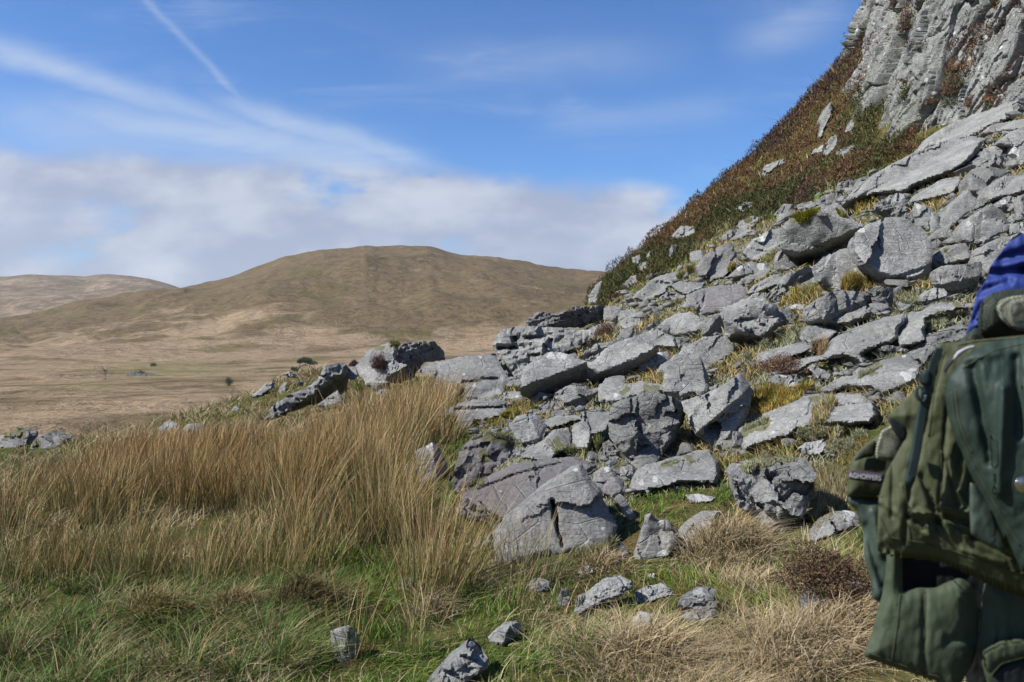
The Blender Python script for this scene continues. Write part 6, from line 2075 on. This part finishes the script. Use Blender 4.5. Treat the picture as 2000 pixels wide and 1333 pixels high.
# zip
zp = cloth('zip', 'K', "545,800 575,735 600,712 612,722 585,780 566,860 540,960 520,1080 505,1180 490,1290 470,1400 448,1500 425,1540 380,1530 400,1440 425,1320 440,1200 462,1090 490,950 520,860", 1.050, ZIPM, vest, bulge=.004, thick=.006, b_=-.10, wrinkle=.001, rim=.001, spacing=3.5)
pc = []
path = [(590, 735), (556, 810), (532, 900), (505, 1010), (484, 1130), (466, 1250), (446, 1370), (420, 1480)]
pl_ = np.array(path, float)
sl_ = np.concatenate([[0], np.cumsum(np.hypot(np.diff(pl_[:, 0]), np.diff(pl_[:, 1])))])
for q in np.linspace(0, sl_[-1], 74):
    a, c_ = np.interp(q, sl_, pl_[:, 0]), np.interp(q, sl_, pl_[:, 1])
    y_ = 1.042 - .10 * (1640 + a / 3.03 - 1850) * 1.05 / F
    cx_, cz_ = U(1640 + a / 3.03) * y_, V(440 + c_ / 3.03) * y_
    hw, hh_, hd = .0042, .0010, .0022
    pc.append(([(cx_ + sx * hw, y_ + sy * hd, cz_ + sz * hh_ - sx * .0012) for sx, sy, sz in ((-1,-1,-1),(1,-1,-1),(1,1,-1),(-1,1,-1),(-1,-1,1),(1,-1,1),(1,1,1),(-1,1,1))],
               [(0, 1, 5, 4), (1, 2, 6, 5), (2, 3, 7, 6), (3, 0, 4, 7), (4, 5, 6, 7), (3, 2, 1, 0)]))
zt = mesh_of('zip_teeth', pc, ZIPM, smooth=False)
zt.location = -(vest.location + zp.location)
zt.parent = zp
cloth('zip_slider', 'K', "468,905 480,870 512,850 540,868 542,915 530,948 500,955 474,940", 1.036, ZIPM, vest, bulge=.006, thick=.01, b_=-.10, wrinkle=0, rim=.003, spacing=2.5)
cloth('zip_slider', 'L', "368,125 385,100 432,92 430,150 412,184 385,178 368,155", 1.048, ZIPM, vest, bulge=.006, thick=.01, b_=-.10, wrinkle=0, rim=.003, spacing=2.5)
yq = 1.045
ring = []
for k in range(15):
    t_ = 2 * math.pi * k / 14
    ring.append((U(1640 + (472 + 26 * math.cos(t_) + 10 * math.sin(t_)) / 3.03) * yq, yq - .004, V(440 + (1000 + 44 * math.sin(t_)) / 3.03) * yq))
zr = mesh_of('zip_pull', [tube(ring, [.0024] * 15, 6)], ZIPM)
zr.location = -vest.location
zr.parent = vest
cloth('piping', 'K', "662,795 695,748 755,718 805,710 806,724 745,742 705,778 676,806", 1.043, GREYT, vest, bulge=.003, thick=.004, b_=-.10, wrinkle=0, rim=.001, spacing=2.5)
cloth('trim', 'K', "612,862 640,810 662,795 676,806 650,838 628,875", 1.045, PURPT, vest, bulge=.003, thick=.004, b_=-.10, wrinkle=0, rim=.001, spacing=2.5)
bm = bmesh.new()
bmesh.ops.create_uvsphere(bm, u_segments=20, v_segments=10, radius=.010)
for v_ in bm.verts:
    v_.co = Vector((v_.co.x, v_.co.y * .4 - (.002 if v_.co.length > .009 and abs(v_.co.y) < .003 else 0), v_.co.z))
me_ = bpy.data.meshes.new('snap_button')
bm.to_mesh(me_)
bm.free()
me_.polygons.foreach_set('use_smooth', np.ones(len(me_.polygons), bool))
sb = link('snap_button', me_, METAL)
sb.location = Vector((U(1996) * .985, .985, V(946) * .985)) - vest.location
sb.parent = vest

# seams: raised double-stitched ridges lying on the cloth
SEAMC = plain('seam_thread', (.060, .066, .036), .8, .2, 200)
bpy.context.view_layer.update()
DG2 = bpy.context.evaluated_depsgraph_get()


def seam(tile, s):
    pts = parse(tile, s)
    den = []
    for (x1, y1), (x2, y2) in zip(pts[:-1], pts[1:]):
        k = max(2, int(math.hypot(x2 - x1, y2 - y1) / 5))
        den += [(x1 + (x2 - x1) * j / k, y1 + (y2 - y1) * j / k) for j in range(k)]
    den.append(pts[-1])
    q = []
    for (u_, v_) in den:
        dr = Vector((U(u_), 1, V(v_))).normalized()
        hit, loc, nor, _, ob, _ = SC.ray_cast(DG2, Vector((0, 0, 0)), dr)
        if hit and loc.y < 1.32:
            q.append(loc - dr * .0004)
    if len(q) < 4:
        return
    o_ = mesh_of('seam', [tube([p_ - vest.location for p_ in q], [.0009] * len(q), 5)], SEAMC)
    o_.parent = vest


for tl, ss2 in (('P', "1718,1008 1738,1050 1800,1060 1860,1076 1960,1110 1998,1120"), ('P', "1766,935 1772,1000 1779,1068"), ('K', "622,745 590,860 566,960 545,1100 525,1250"), ('P', "1838,880 1839,980"),
                ('P', "1858,765 1864,812 1877,856 1892,885 1904,915 1930,962 1964,1020 1992,1066"), ('P', "1866,760 1872,812 1885,856 1900,885"), ('L', "472,835 466,1000 460,1290"), ('L', "178,1176 420,1268 560,1306"), ('L', "332,850 320,1000 285,1220"),
                ('L', "795,1160 880,1122 1013,1104"), ('L', "836,1262 892,1212 1013,1182"), ('L', "48,300 120,288 235,314"), ('P', "1880,720 1912,700 1945,684 1998,672"), ('K', "700,712 800,690 900,680 1060,668")):
    seam(tl, ss2)

# ------------------------------------------------------------------ thin air between here and the hills
hz = bpy.data.materials.new('haze_air')
hz.use_nodes = True
nt_ = hz.node_tree
for nd in list(nt_.nodes):
    if nd.type == 'BSDF_PRINCIPLED':
        nt_.nodes.remove(nd)
pv_ = nt_.nodes.new('ShaderNodeVolumePrincipled')
pv_.inputs['Color'].default_value = (.86, .91, 1.0, 1)
pv_.inputs['Density'].default_value = .00005
pv_.inputs['Anisotropy'].default_value = .2
nt_.links.new(pv_.outputs[0], nt_.nodes['Material Output'].inputs['Volume'])
vs_, fs_ = [], [(0, 1, 5, 4), (1, 2, 6, 5), (2, 3, 7, 6), (3, 0, 4, 7), (4, 5, 6, 7), (3, 2, 1, 0)]
for z_ in (-75., 330.):
    vs_ += [(-5100, -5100, z_), (5100, -5100, z_), (5100, 5100, z_), (-5100, 5100, z_)]
o = mesh_of('haze', [(vs_, fs_)], None, smooth=False)
o.data.materials.append(hz)
o['kind'] = 'stuff'
o['label'] = "thin pale air softening the far hills"
